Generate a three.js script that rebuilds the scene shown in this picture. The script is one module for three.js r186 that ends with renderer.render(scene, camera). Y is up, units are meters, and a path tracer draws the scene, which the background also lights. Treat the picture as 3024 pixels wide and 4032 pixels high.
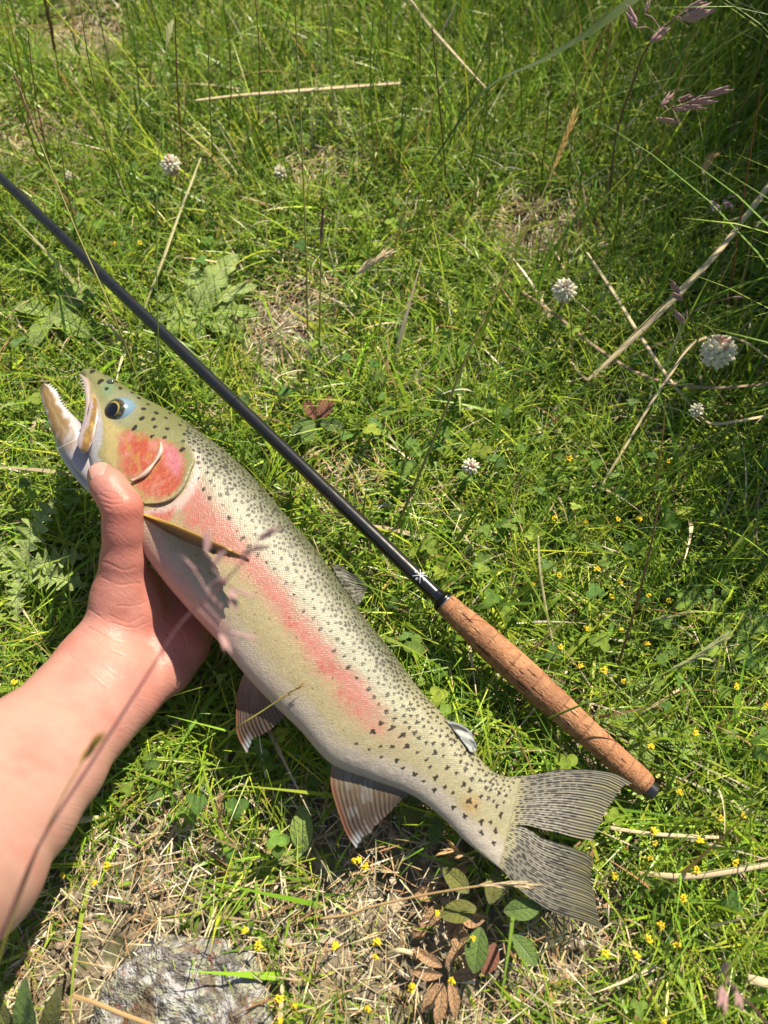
import * as THREE from 'three';
import { mergeGeometries } from 'three/addons/utils/BufferGeometryUtils.js';

// ---------- camera, sky, sun, exposure ----------
const scene = new THREE.Scene();
const TILT = 27 * Math.PI / 180, CAM_Y = 0.54, CAM_Z = CAM_Y * Math.tan(TILT);
const camera = new THREE.PerspectiveCamera(67, 0.75, 0.02, 400);
camera.position.set(0, CAM_Y, CAM_Z);
camera.lookAt(0, 0, 0);
camera.focus = 0.54; camera.userData.fStop = 6;
camera.updateMatrixWorld();
const SUN = new THREE.Vector3(0.40, 0.76, -0.51).normalize();
{ // clear, slightly hazy summer sky: pale at the horizon, deeper blue overhead, brighter air round the sun
  const w = 512, h = 256, d = new Float32Array(w * h * 4), v = new THREE.Vector3();
  for (let j = 0; j < h; j++) for (let i = 0; i < w; i++) {
    const el = ((j + .5) / h - .5) * Math.PI, az = ((i + .5) / w - .5) * 2 * Math.PI; v.set(Math.cos(el) * Math.cos(az), Math.sin(el), Math.cos(el) * Math.sin(az));
    const up = Math.max(0, v.y), t = Math.pow(1 - up, 2.2), a = Math.acos(Math.min(1, v.dot(SUN))), g = .55 * Math.exp(-a / .22), k = (j * w + i) * 4;
    d[k] = .17 + .27 * t + g; d[k + 1] = .25 + .25 * t + g * .97; d[k + 2] = .40 + .16 * t + g * .9; d[k + 3] = 1;
  }
  const sky = new THREE.DataTexture(d, w, h, THREE.RGBAFormat, THREE.FloatType); sky.mapping = THREE.EquirectangularReflectionMapping; sky.magFilter = sky.minFilter = THREE.LinearFilter; sky.needsUpdate = true;
  scene.background = sky; scene.environment = sky; scene.environmentIntensity = 0.5; scene.backgroundIntensity = 0.5;
}
const sun = new THREE.DirectionalLight(0xfff0d6, 5);
sun.name = 'sun'; sun.position.copy(SUN).multiplyScalar(4); sun.castShadow = true;
sun.shadow.mapSize.set(4096, 4096); Object.assign(sun.shadow.camera, { left: -1.6, right: 1.6, top: 1.6, bottom: -1.6, near: 0.5, far: 8 });
scene.add(sun); scene.add(sun.target);
const renderer = new THREE.WebGLRenderer({ antialias: true });
renderer.setSize(768, 1024); renderer.shadowMap.enabled = true;
renderer.toneMapping = THREE.LinearToneMapping; renderer.toneMappingExposure = 1.75;

// ---------- helpers ----------
const V3 = (x, y, z) => new THREE.Vector3(x, y, z);
let seed = 7;
function rnd() { seed = (seed + 0x6D2B79F5) | 0; let t = Math.imul(seed ^ (seed >>> 15), 1 | seed); t = (t + Math.imul(t ^ (t >>> 7), 61 | t)) ^ t; return ((t ^ (t >>> 14)) >>> 0) / 4294967296; }
const R = (a, b) => a + (b - a) * rnd();
const clamp = (x, a = 0, b = 1) => Math.min(b, Math.max(a, x));
const lerp = (a, b, t) => a + (b - a) * t;
const sstep = (a, b, x) => { const t = clamp((x - a) / (b - a)); return t * t * (3 - 2 * t); };
function hash(x, y) { let h = Math.imul(x, 374761393) + Math.imul(y, 668265263); h = Math.imul(h ^ (h >>> 13), 1274126177); return ((h ^ (h >>> 16)) >>> 0) / 4294967296; }
function noise(x, y) { const i = Math.floor(x), j = Math.floor(y); let f = x - i, g = y - j; f = f * f * (3 - 2 * f); g = g * g * (3 - 2 * g); return lerp(lerp(hash(i, j), hash(i + 1, j), f), lerp(hash(i, j + 1), hash(i + 1, j + 1), f), g); }
function fbm(x, y, o = 4) { let s = 0, a = 0.5, n = 0; for (let k = 0; k < o; k++) { s += a * noise(x, y); n += a; x = x * 2.03 + 17.1; y = y * 2.03 + 9.7; a *= 0.5; } return s / n; }
const s2l = c => { c /= 255; return c <= 0.04045 ? c / 12.92 : Math.pow((c + 0.055) / 1.055, 2.4); };
const LUT = Array.from({ length: 256 }, (_, i) => s2l(i));
const rgbLin = (r, g, b) => [LUT[r], LUT[g], LUT[b]];
const mixc = (a, b, t) => { t = clamp(t); return [lerp(a[0], b[0], t), lerp(a[1], b[1], t), lerp(a[2], b[2], t)]; };
// plan of the place: a spot in the photograph's grid (3024 x 4032) and a height above the soil give a point
const F = 2016 / Math.tan(33.5 * Math.PI / 180), cT = Math.cos(TILT), sT = Math.sin(TILT);
function at(px, py, y = 0) {
  const a = (px - 1512) / F, b = -(py - 2016) / F;
  const dx = a, dy = -cT + b * sT, dz = -sT - b * cT, t = (CAM_Y - y) / -dy;
  return V3(dx * t, y, CAM_Z + dz * t);
}
const pxSize = (px, py, y = 0) => { const b = -(py - 2016) / F; return ((CAM_Y - y) / (cT - b * sT)) / F; };
const used = {};
function numbered(n) { used[n] = (used[n] || 0) + 1; return used[n] === 1 ? n : n + '_' + String(used[n] - 1).padStart(3, '0'); }
function mesh(name, geo, mat, parent) { const m = new THREE.Mesh(geo, mat); m.name = name; m.castShadow = m.receiveShadow = true; parent.add(m); return m; }
function tag(o, label, category, group) { o.userData.label = label; o.userData.category = category; if (group) o.userData.group = group; return o; }
function thing(name, label, category, pos, group) { const g = new THREE.Group(); g.name = numbered(name); if (pos) g.position.copy(pos); scene.add(g); return tag(g, label, category, group); }
function structure(o) { o.userData.kind = 'structure'; return o; }
function stuff(o, label, category) { o.userData.kind = 'stuff'; o.userData.label = label; o.userData.category = category; return o; }
function geoFrom(pos, idx, uv, col) {
  const g = new THREE.BufferGeometry();
  g.setAttribute('position', new THREE.Float32BufferAttribute(pos, 3));
  if (uv) g.setAttribute('uv', new THREE.Float32BufferAttribute(uv, 2));
  if (col) g.setAttribute('color', new THREE.Float32BufferAttribute(col, 3));
  g.setIndex(idx); g.computeVertexNormals(); return g;
}
function tex(w, h, fn, srgb = true, wrap = THREE.ClampToEdgeWrapping) {    // fn(u, v) -> linear rgb in 0..1 or a number
  const d = new Uint8Array(w * h * 4);
  for (let j = 0; j < h; j++) for (let i = 0; i < w; i++) {
    const c = fn((i + 0.5) / w, (j + 0.5) / h), k = (j * w + i) * 4;
    if (typeof c === 'number') { d[k] = d[k + 1] = d[k + 2] = clamp(c) * 255; }
    else for (let q = 0; q < 3; q++) { let x = clamp(c[q]); x = srgb ? (x <= 0.0031308 ? x * 12.92 : 1.055 * Math.pow(x, 1 / 2.4) - 0.055) : x; d[k + q] = x * 255 + 0.5; }
    d[k + 3] = 255;
  }
  const t = new THREE.DataTexture(d, w, h, THREE.RGBAFormat); t.magFilter = THREE.LinearFilter; t.minFilter = THREE.LinearFilter;
  t.wrapS = t.wrapT = wrap; if (srgb) t.colorSpace = THREE.SRGBColorSpace; t.needsUpdate = true; return t;
}
const std = o => new THREE.MeshPhysicalMaterial({ roughness: 0.6, side: THREE.DoubleSide, ...o });
const col = (r, g, b) => new THREE.Color().setRGB(...rgbLin(r, g, b));
function poly(points) {                                  // arc-length sampler of a smooth line through points (arrays or Vector3)
  const P = points.map(p => p.isVector3 ? p : V3(p[0], p[1], p[2] || 0));
  const c = new THREE.CatmullRomCurve3(P, false, 'centripetal'); c.arcLengthDivisions = 120; return t => c.getPointAt(clamp(t));
}
function tubeAlong(pts, radius, seg = 24, sides = 6, flat = 1) {   // tube with radius(t); flat squeezes it along y
  const c = new THREE.CatmullRomCurve3(pts, false, 'centripetal'), pos = [], idx = [], uv = [];
  const n0 = V3(0, 1, 0);
  for (let i = 0; i <= seg; i++) {
    const t = i / seg, p = c.getPoint(t), T = c.getTangent(t), A = V3().crossVectors(T, n0); if (A.lengthSq() < 1e-6) A.set(1, 0, 0); A.normalize();
    const B = V3().crossVectors(A, T).normalize(), r = typeof radius === 'function' ? radius(t) : radius;
    for (let k = 0; k < sides; k++) { const a = k / sides * 2 * Math.PI, q = p.clone().addScaledVector(A, Math.cos(a) * r).addScaledVector(B, Math.sin(a) * r * flat); pos.push(q.x, q.y, q.z); uv.push(t, k / sides); }
  }
  for (let i = 0; i < seg; i++) for (let k = 0; k < sides; k++) { const a = i * sides + k, b = i * sides + (k + 1) % sides; idx.push(a, b, a + sides, b, b + sides, a + sides); }
  for (const [e, s] of [[0, 1], [seg, -1]]) for (let k = 1; k < sides - 1; k++) { const o = e * sides; s > 0 ? idx.push(o, o + k + 1, o + k) : idx.push(o, o + k, o + k + 1); }
  return geoFrom(pos, idx, uv);
}
function inPoly(P, x, y) { let c = false; for (let i = 0, j = P.length - 1; i < P.length; j = i++) { const [a, b] = P[i], [d, e] = P[j]; if ((b > y) !== (e > y) && x < (d - a) * (y - b) / (e - b) + a) c = !c; } return c; }
function segDist(x, y, a, b) { const dx = b[0] - a[0], dy = b[1] - a[1], t = clamp(((x - a[0]) * dx + (y - a[1]) * dy) / (dx * dx + dy * dy)); return Math.hypot(x - a[0] - t * dx, y - a[1] - t * dy); }
function polyMask(P, x, y, feather) { let d = 1e9; for (let i = 0, j = P.length - 1; i < P.length; j = i++) d = Math.min(d, segDist(x, y, P[i], P[j])); return sstep(-feather, feather, inPoly(P, x, y) ? d : -d); }
function lineDist(P, x, y) { let d = 1e9; for (let i = 1; i < P.length; i++) d = Math.min(d, segDist(x, y, P[i - 1], P[i])); return d; }

// what stands where over the grass: lowest and highest point above each 4 mm cell, so that no blade grows through a thing
const GX0 = -0.8, GZ0 = -1.0, GC = 0.004, GW = 400, GH = 400;
const occLo = new Float32Array(GW * GH).fill(9), occHi = new Float32Array(GW * GH).fill(-9);
function occupy(geo, m) {
  const p = geo.attributes.position, v = V3();
  for (let i = 0; i < p.count; i++) {
    v.fromBufferAttribute(p, i); if (m) v.applyMatrix4(m);
    const a = Math.round((v.x - GX0) / GC), b = Math.round((v.z - GZ0) / GC);
    for (let di = -1; di <= 1; di++) for (let dj = -1; dj <= 1; dj++) { const x = a + di, z = b + dj; if (x < 0 || z < 0 || x >= GW || z >= GH) continue; const k = z * GW + x; if (v.y < occLo[k]) occLo[k] = v.y; if (v.y > occHi[k]) occHi[k] = v.y; }
  }
}
const blocked = (x, y, z, pad = 0.003) => { const a = Math.round((x - GX0) / GC), b = Math.round((z - GZ0) / GC); if (a < 0 || b < 0 || a >= GW || b >= GH) return false; const k = b * GW + a; return y > occLo[k] - pad && occLo[k] < 8; };

// ---------- ground ----------
{
  const n = 340, pos = [], idx = [], uv = [];
  for (let j = 0; j <= n; j++) for (let i = 0; i <= n; i++) {
    const w = s => { const a = s * 2 - 1; return Math.sign(a) * (Math.abs(a) * 1.0 + Math.pow(Math.abs(a), 8) * 58); };
    const x = w(i / n), z = w(j / n);
    const near = Math.exp(-(x * x + z * z) / 8);
    pos.push(x, -0.006 + near * (0.012 * fbm(x * 9, z * 9) + 0.004 * fbm(x * 45, z * 45, 2) - 0.008), z); uv.push(x / 0.6, z / 0.6);
  }
  for (let j = 0; j < n; j++) for (let i = 0; i < n; i++) { const a = j * (n + 1) + i; idx.push(a, a + n + 1, a + 1, a + 1, a + n + 1, a + n + 2); }
  const T = 1024, per = (x, y, s, o) => fbm(x * s, y * s, o);
  const map = tex(T, T, (u, v) => {
    const g = per(u, v, 14, 5), f = per(u + 3, v, 90, 3), q = per(u, v + 5, 40, 2);
    let c = mixc(rgbLin(84, 76, 62), rgbLin(140, 130, 112), g * 0.7 + f * 0.5 - 0.1);
    if (f > 0.62) c = mixc(c, rgbLin(165, 156, 138), (f - 0.62) * 6);
    if (q > 0.64) c = mixc(c, rgbLin(60, 74, 30), 0.5);
    return c;
  }, true, THREE.MirroredRepeatWrapping);
  const bump = tex(512, 512, (u, v) => per(u, v, 60, 4), false, THREE.MirroredRepeatWrapping);
  const g = mesh('ground', geoFrom(pos, idx, uv), std({ map, bumpMap: bump, bumpScale: 0.006, roughness: 0.95 }), scene);
  structure(g);
}

// ---------- rainbow-striped trout ----------
// stations along the fish: back edge, belly edge (plan spots), height of the middle, thickness as a share of half the depth
const ST = [
  [312, 1472, 318, 1480, .084, .9], [341, 1455, 337, 1502, .085, .8], [389, 1465, 342, 1548, .086, .74], [438, 1489, 342, 1602, .087, .66], [486, 1518, 338, 1660, .087, .56],
  [534, 1549, 338, 1730, .087, .50], [582, 1578, 350, 1800, .087, .46], [640, 1607, 374, 1880, .086, .44], [710, 1648, 424, 1972, .085, .44], [800, 1715, 500, 2096, .083, .45],
  [900, 1790, 580, 2200, .080, .48], [1013, 1900, 663, 2309, .077, .50], [1122, 2027, 760, 2420, .073, .51], [1242, 2165, 872, 2540, .069, .51], [1339, 2298, 970, 2662, .065, .51],
  [1441, 2442, 1072, 2770, .062, .51], [1544, 2569, 1180, 2874, .059, .50], [1639, 2700, 1299, 3003, .056, .49], [1740, 2810, 1452, 3066, .053, .48], [1830, 2915, 1614, 3126, .050, .48],
  [1924, 3025, 1738, 3216, .047, .46], [1985, 3056, 1840, 3318, .045, .34], [2052, 3064, 1966, 3418, .043, .12],
];
const NS = ST.length - 1;
const stD = [], stV = [], stM = [0];
for (const s of ST) { stD.push(at(s[0], s[1], s[4])); stV.push(at(s[2], s[3], s[4])); }
const curveOf = P => new THREE.CatmullRomCurve3(P, false, 'catmullrom', 0.5);
const cD = curveOf(stD), cV = curveOf(stV), cPD = curveOf(ST.map(s => V3(s[0], s[1], 0))), cPV = curveOf(ST.map(s => V3(s[2], s[3], 0))), cTh = curveOf(ST.map(s => V3(s[5], 0, 0)));
const NU = 300, fishU = [];                               // arc-length table of the midline
{ let L = 0, prev = null; for (let i = 0; i <= NU; i++) { const t = i / NU, m = cPD.getPoint(t).add(cPV.getPoint(t)).multiplyScalar(0.5); if (prev) L += m.distanceTo(prev); prev = m; fishU.push(L); } }
const FL = fishU[NU];
const tOfU = u => { const L = u * FL; let a = 0, b = NU; while (b - a > 1) { const m = (a + b) >> 1; fishU[m] <= L ? a = m : b = m; } return (a + (L - fishU[a]) / (fishU[b] - fishU[a] || 1)) / NU; };
const fishRow = [];                                       // cached frames by u
for (let i = 0; i <= 600; i++) {
  const t = tOfU(i / 600), D = cD.getPoint(t), Vv = cV.getPoint(t), PD = cPD.getPoint(t), PV = cPV.getPoint(t), th = cTh.getPoint(t).x;
  const M = D.clone().add(Vv).multiplyScalar(.5), a = D.clone().sub(Vv).multiplyScalar(.5);
  fishRow.push({ M, a, b: a.length() * th, PD, PV, half: PD.distanceTo(PV) / 2 });
}
const fr = u => fishRow[Math.round(clamp(u) * 600)];
function fishPoint(u, al, off = 0) {                      // al: 0 back, PI/2 upper flank, PI belly
  const x = clamp(u) * 600, i = Math.min(599, Math.floor(x)), f = x - i, A = fishRow[i], B = fishRow[i + 1];
  const M = A.M.clone().lerp(B.M, f), a = A.a.clone().lerp(B.a, f), b = lerp(A.b, B.b, f);
  const ca = Math.cos(al), sa = Math.sin(al), e = 0.92;
  const cc = Math.sign(ca) * Math.pow(Math.abs(ca), e), ss = Math.sign(sa) * Math.pow(Math.abs(sa), e);
  const p = M.addScaledVector(a, cc); p.y += ss * b;
  if (off) { const n = a.clone().normalize().multiplyScalar(ca * b); n.y += sa * a.length(); p.addScaledVector(n.normalize(), off); }
  return p;
}
const PU = 300, PA = 48, plan = new Float32Array((PU + 1) * (PA + 1) * 2);   // where the upper flank lies in the plan grid, for laying out its markings
function spotOf(p) { const x = p.x, y = p.y - CAM_Y, z = p.z - CAM_Z, d = -y * cT - z * sT, b = (y * sT - z * cT) / d; return [1512 + x / d * F, 2016 - b * F]; }
for (let i = 0; i <= PU; i++) for (let j = 0; j <= PA; j++) { const q = spotOf(fishPoint(i / PU, j / PA * Math.PI)), k = (i * (PA + 1) + j) * 2; plan[k] = q[0]; plan[k + 1] = q[1]; }
function planAt(u, v) { const a = clamp(u) * PU, b = clamp(v) * PA, i = Math.min(PU - 1, Math.floor(a)), j = Math.min(PA - 1, Math.floor(b)), f = a - i, g = b - j, k = (i * (PA + 1) + j) * 2, m = k + (PA + 1) * 2; return [lerp(lerp(plan[k], plan[m], f), lerp(plan[k + 2], plan[m + 2], f), g), lerp(lerp(plan[k + 1], plan[m + 1], f), lerp(plan[k + 3], plan[m + 3], f), g)]; }
function fishUV(px, py) {                                 // plan spot -> (u, angle on the upper flank)
  let best = 1e12, bi = 0, bj = 0;
  for (let i = 0; i <= PU; i++) for (let j = 2; j <= PA - 2; j++) { const k = (i * (PA + 1) + j) * 2, d = (plan[k] - px) ** 2 + (plan[k + 1] - py) ** 2; if (d < best) { best = d; bi = i; bj = j; } }
  let u = bi / PU, v = bj / PA;
  for (let n = 0; n < 4; n++) { const e = .002, [x, y] = planAt(u, v), [xu, yu] = planAt(u + e, v), [xv, yv] = planAt(u, v + e), a = (xu - x) / e, b = (xv - x) / e, c = (yu - y) / e, d = (yv - y) / e, D = a * d - b * c; if (Math.abs(D) < 1) break; u = clamp(u + (d * (px - x) - b * (py - y)) / D, 0, 1 - e); v = clamp(v + (a * (py - y) - c * (px - x)) / D, .02, .97); }
  return [u, v * Math.PI];
}
const zA = (x, y) => [100 + x / 2.074, 1400 + y / 2.074];
const cheekPoly = [[770, 640], [850, 610], [900, 650], [960, 625], [1040, 690], [1115, 720], [1120, 770], [1060, 880], [960, 980], [890, 1020], [820, 1000], [770, 900], [760, 740]].map(p => zA(...p));
const gillPoly = [[1110, 700], [1220, 720], [1260, 780], [1300, 860], [1290, 960], [1270, 1060], [1190, 1150], [1080, 1180], [960, 1150], [900, 1030], [1000, 960], [1080, 860]].map(p => zA(...p));
const whitePoly = [[366, 1550], [384, 1580], [398, 1630], [405, 1690], [400, 1745], [380, 1790], [420, 1850], [380, 1880], [330, 1800], [345, 1700]];
const goldPoly = [[400, 1610], [440, 1660], [490, 1690], [470, 1760], [470, 1830], [440, 1850], [412, 1790], [412, 1690]];
const headPoly = [[250, 1350], [660, 1540], [728, 1650], [742, 1752], [775, 1815], [757, 1875], [727, 1935], [682, 1977], [620, 1998], [540, 2012], [400, 2060], [200, 2000], [60, 1500]];
const EYE = [474, 1606];
const cBack = rgbLin(112, 116, 92), cSide = rgbLin(170, 171, 150), cPink = rgbLin(204, 128, 124), cTan = rgbLin(186, 175, 138), cBelly = rgbLin(206, 198, 186), cSpot = rgbLin(34, 32, 28);
const FTW = 2048, FTH = 768;
const fishPix = new Float32Array(FTW * FTH * 3);
for (let i = 0; i < FTW; i++) {
  const u = (i + .5) / FTW, r = fr(u), s = u * FL;
  for (let j = 0; j < FTH; j++) {
    const v = (j + .5) / FTH, w = Math.cos(Math.PI * v), g = v * r.half * 2.4, [X, Y] = planAt(u, v);
    const n1 = fbm(s / 60, g / 60, 3) - .5, n2 = fbm(s / 12 + 50, g / 12, 3) - .5, n3 = noise(s / 4.5, g / 4.5 + 90) - .5;
    const ww = w + n1 * .22 + n2 * .12;
    let c = mixc(cSide, cBack, sstep(.35, .95, ww));
    c = mixc(c, cTan, sstep(.18, -.2, ww));
    c = mixc(c, cBelly, sstep(-.45, -.85, ww - .25 * sstep(.62, .9, u)));
    const tail = sstep(.66, .78, u);
    c = mixc(c, rgbLin(184, 180, 146), tail * sstep(-.6, -.2, ww) * .7);
    // stripe
    const ws = lerp(.02, -.02, u), hw = .23 + .06 * Math.sin(u * 9);
    const pk = sstep(hw + .12, hw - .18, Math.abs(ww - ws)) * sstep(.205, .26, u) * (1 - sstep(.68, .82, u + n1 * .12));
    c = mixc(c, mixc(cPink, rgbLin(188, 98, 86), sstep(-.1, .35, n1 + n2 * .8) * (.35 + sstep(.42, .5, u) * .4)), pk * (.8 + n2 * .5 + n3 * .2));
    // pink flush of the belly beneath the fin
    c = mixc(c, rgbLin(214, 150, 136), sstep(-.62, -.9, w) * sstep(.2, .26, u) * (1 - sstep(.44, .52, u)) * .6);
    // yellow-brown blotch near the tail
    if (u > .8) c = mixc(c, rgbLin(190, 150, 84), sstep(60, 10, Math.hypot(X - 1855, Y - 3165)) * .6);
    // shoulder skin behind the gill cover
    if (u > .17 && u < .3) {
    const sh = lineDist([[770, 1800], [772, 1860], [745, 1930], [700, 1985], [640, 2010], [570, 2020]], X, Y);
    c = mixc(c, rgbLin(222, 200, 196), sstep(34, 8, sh) * .85);
    c = mixc(c, rgbLin(214, 120, 112), polyMask([[590, 2020], [650, 2015], [690, 1995], [680, 2040], [640, 2070], [600, 2050]], X, Y, 12) * .8);
    }
    // head
    const hd = u < .3 ? polyMask(headPoly, X, Y, 9) : 0;
    if (hd > 0) {
      let h = mixc(rgbLin(150, 150, 104), rgbLin(122, 126, 84), sstep(.2, .9, ww));
      h = mixc(h, rgbLin(182, 176, 128), sstep(.1, -.3, ww));
      h = mixc(h, rgbLin(120, 165, 132), sstep(46, 10, Math.hypot(X - 425, Y - 1532)) * .55);
      h = mixc(h, rgbLin(205, 186, 128), polyMask(goldPoly, X, Y, 16) * .75);
      h = mixc(h, rgbLin(206, 208, 222), polyMask(whitePoly, X, Y, 9) * .95);
      h = mixc(h, rgbLin(176, 186, 184), sstep(84, 56, Math.hypot((X - EYE[0] - 6) * .95, Y - EYE[1] - 2)) * .2);
      const red = mixc(rgbLin(198, 92, 72), rgbLin(208, 140, 128), clamp(n1 * 2.2 + n2 * 1.4 + .38));
      const gold = mixc(red, rgbLin(200, 140, 84), sstep(.12, .3, fbm(X / 16, Y / 40, 3) - .45));
      h = mixc(h, gold, polyMask(cheekPoly, X + n2 * 40, Y + n1 * 40, 20) * .92);
      h = mixc(h, mixc(gold, rgbLin(222, 142, 172), sstep(690, 720, X) * .0 + polyMask([[640, 1740], [700, 1760], [730, 1830], [700, 1880], [650, 1830]], X, Y, 22) * .6), polyMask(gillPoly, X + n2 * 40, Y + n1 * 40, 22) * .92);
      const ridge = lineDist([[738, 1752], [762, 1800], [768, 1830], [748, 1880], [722, 1930], [680, 1972], [620, 1990]], X, Y);
      h = mixc(h, rgbLin(176, 168, 150), sstep(20, 5, ridge) * .35);
      h = mixc(h, rgbLin(214, 206, 206), sstep(-.72, -.92, w));
      c = mixc(c, h, hd);
    }
    const k = .66 * (1 + n3 * .2 + n2 * .16), q = (j * FTW + i) * 3;
    fishPix[q] = c[0] * k; fishPix[q + 1] = c[1] * k; fishPix[q + 2] = c[2] * (k - n3 * .05);
  }
}
function stamp(u0, v0, rad, color, alpha, shape) {
  if (rnd() < .35) u0 += R(-.002, .002);
  const r = fr(u0), G = r.half * 2.4, du = rad * 1.6 / FL, dv = rad * 1.6 / G, ph = rnd() * 6.28, h = rnd() * 99;
  for (let i = Math.floor((u0 - du) * FTW); i <= (u0 + du) * FTW; i++) for (let j = Math.floor((v0 - dv) * FTH); j <= (v0 + dv) * FTH; j++) {
    if (i < 0 || j < 0 || i >= FTW || j >= FTH) continue;
    const x = ((i + .5) / FTW - u0) * FL, y = ((j + .5) / FTH - v0) * G, a = Math.atan2(y, x), d = Math.hypot(x, y);
    const rr = rad * (shape === 'cross' ? .86 + .17 * Math.cos(4 * a + ph) + .18 * Math.cos(3 * a - ph) + .1 * Math.cos(2 * a + h) : 1 + .12 * Math.cos(2 * a + ph)) * (.84 + .36 * noise(h + Math.cos(a) * 1.4 + 3, Math.sin(a) * 1.4 + 3));
    const m = sstep(rr * 1.12, rr * .72, d) * alpha; if (m <= 0) continue;
    const q = (j * FTW + i) * 3; for (let k = 0; k < 3; k++) fishPix[q + k] = lerp(fishPix[q + k], color[k], m);
  }
}
{
  const spots = [];
  const tryRegion = (count, space, accept, make) => {
    for (let n = 0; n < count; n++) {
      const u = rnd(), v = rnd(), w = Math.cos(Math.PI * v), r = fr(u), [X, Y] = planAt(u, v);
      const gap = accept(u, w, X, Y, v); if (!gap) continue;
      const s = u * FL, g = v * r.half * 2.4;
      let ok = true; for (let k = spots.length - 1; k >= 0 && ok; k--) { const p = spots[k]; if (Math.abs(p[0] - s) < gap * space && Math.hypot(p[0] - s, p[1] - g) < gap * space) ok = false; }
      if (!ok) continue; spots.push([s, g]); make(u, v, w);
    }
  };
  tryRegion(9000, 1, (u, w, X, Y) => u < .24 && polyMask(headPoly, X, Y, 1) > .5 && w > .08 && Math.hypot(X - EYE[0], Y - EYE[1]) > 74 && polyMask(cheekPoly, X, Y, 1) < .5 && polyMask(gillPoly, X, Y, 1) < .5 && (w > .3 || u > .1) ? 38 : 0, (u, v) => stamp(u, v, R(7, 11), cSpot, .95));
  tryRegion(60000, 1, (u, w, X, Y) => u > .16 && u < .74 && polyMask(headPoly, X, Y, 1) < .5 && w > .16 + .1 * (u < .3) ? lerp(36, 14.5, sstep(.15, .6, w)) : 0, (u, v, w) => stamp(u, v, R(5, 9) * (w > .8 ? .85 : 1), cSpot, R(.82, .97), rnd() < .3 ? 'cross' : ''));
  tryRegion(12000, 1, (u, w) => u >= .74 && u < .985 && w > -.62 ? lerp(34, 18, sstep(-.5, .8, w)) : 0, (u, v) => stamp(u, v, R(6, 11), cSpot, .95, 'cross'));
  tryRegion(2500, 1, (u, w) => u > .22 && w > -.55 && w < .2 ? 46 : 0, (u, v) => stamp(u, v, R(2.5, 4.5), rgbLin(92, 66, 44), .6));
}
const fishMap = (() => { const t = tex(FTW, FTH, (u, v) => { const q = (Math.floor(v * FTH) * FTW + Math.floor(u * FTW)) * 3; return [fishPix[q], fishPix[q + 1], fishPix[q + 2]]; }); return t; })();
const fishBump = tex(2048, 768, (u, v) => {              // rows of tiny overlapping scales; the head is bare skin
  const r = fr(u), s = u * FL, g = v * r.half * 2.4, body = sstep(.2, .23, u);
  const P = 8.5, row = Math.floor(g / (P * .5)); let best = 0;
  for (let k = -1; k <= 1; k++) { const rr = row + k, cy = (rr + .5) * P * .5, x = s + (rr & 1 ? P / 2 : 0) + 9 * noise(s / 26, g / 26), cx = (Math.floor(x / P) + .5) * P, jj = hash(Math.floor(x / P), rr); const d = Math.hypot(x - cx, (g - cy) * 1.1) / (P * .62); best = Math.max(best, (1 - d * d) * (.6 + .6 * jj)); }
  return .5 * fbm(s / 30, g / 30, 2) + body * .42 * clamp(best) + (1 - body ? (1 - body) * .3 * fbm(s / 7, g / 7, 3) : 0);
}, false);
const fishMat = std({ map: fishMap, bumpMap: fishBump, bumpScale: 0.0006, roughness: .34, ior: 1.4 });
const trout = thing('trout', 'spotted trout with pink side stripe and open mouth, held in the hand', 'fish');
{
  const n = 280, m = 96, pos = [], uv = [], idx = [];
  for (let i = 0; i <= n; i++) for (let j = 0; j <= m; j++) {
    const al = j / m * Math.PI * 2, p = fishPoint(i / n, al); pos.push(p.x, p.y, p.z); const a = al <= Math.PI ? al : 2 * Math.PI - al; uv.push(i / n, a / Math.PI);
  }
  for (let i = 0; i < n; i++) for (let j = 0; j < m; j++) { const a = i * (m + 1) + j, b = a + m + 1; idx.push(a, a + 1, b, a + 1, b + 1, b); }
  for (const [i, s] of [[0, 1], [n, -1]]) { const c = i * (m + 1); for (let j = 1; j < m - 1; j++) s > 0 ? idx.push(c, c + j + 1, c + j) : idx.push(c, c + j, c + j + 1); }
  const g = geoFrom(pos, idx, uv);
  { const N = g.attributes.normal; for (let i = 0; i <= n; i++) { const a = i * (m + 1), b = a + m, v = V3(N.getX(a) + N.getX(b), N.getY(a) + N.getY(b), N.getZ(a) + N.getZ(b)).normalize(); N.setXYZ(a, v.x, v.y, v.z); N.setXYZ(b, v.x, v.y, v.z); } }
  mesh('body', g, fishMat, trout); occupy(g);
}
function surfPatch(front, rear, raise, nt = 26, ns = 40) {  // a plate on the flank whose rear rim stands proud of the skin
  const f = poly(front), r = poly(rear), pos = [], uv = [], idx = [];
  for (let j = 0; j <= ns; j++) {
    for (let i = 0; i <= nt; i++) {
      const t = Math.min(1, i / (nt - 2)), a = f(j / ns), b = r(j / ns), X = lerp(a.x, b.x, t), Y = lerp(a.y, b.y, t), [u, al] = fishUV(X, Y);
      const e = Math.sin(Math.PI * clamp(j / ns, .02, .98)); let o = (-.0004 + raise * Math.pow(t, 1.3)) * Math.pow(e, .35); if (i === nt - 1) o *= .55; if (i === nt) o = -.001;
      const p = fishPoint(u, al, o); pos.push(p.x, p.y, p.z); uv.push(u, al / Math.PI);
    }
  }
  for (let j = 0; j < ns; j++) for (let i = 0; i < nt; i++) { const a = j * (nt + 1) + i, b = a + nt + 1; idx.push(a, a + 1, b, a + 1, b + 1, b); }
  return geoFrom(pos, idx, uv);
}
mesh('gill_cover', surfPatch([[640, 1745], [600, 1830], [560, 1880], [545, 1900], [548, 1960]], [[705, 1742], [745, 1765], [768, 1815], [750, 1865], [725, 1925], [688, 1965], [640, 1984], [575, 1985]], .0036), fishMat, trout);
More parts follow.
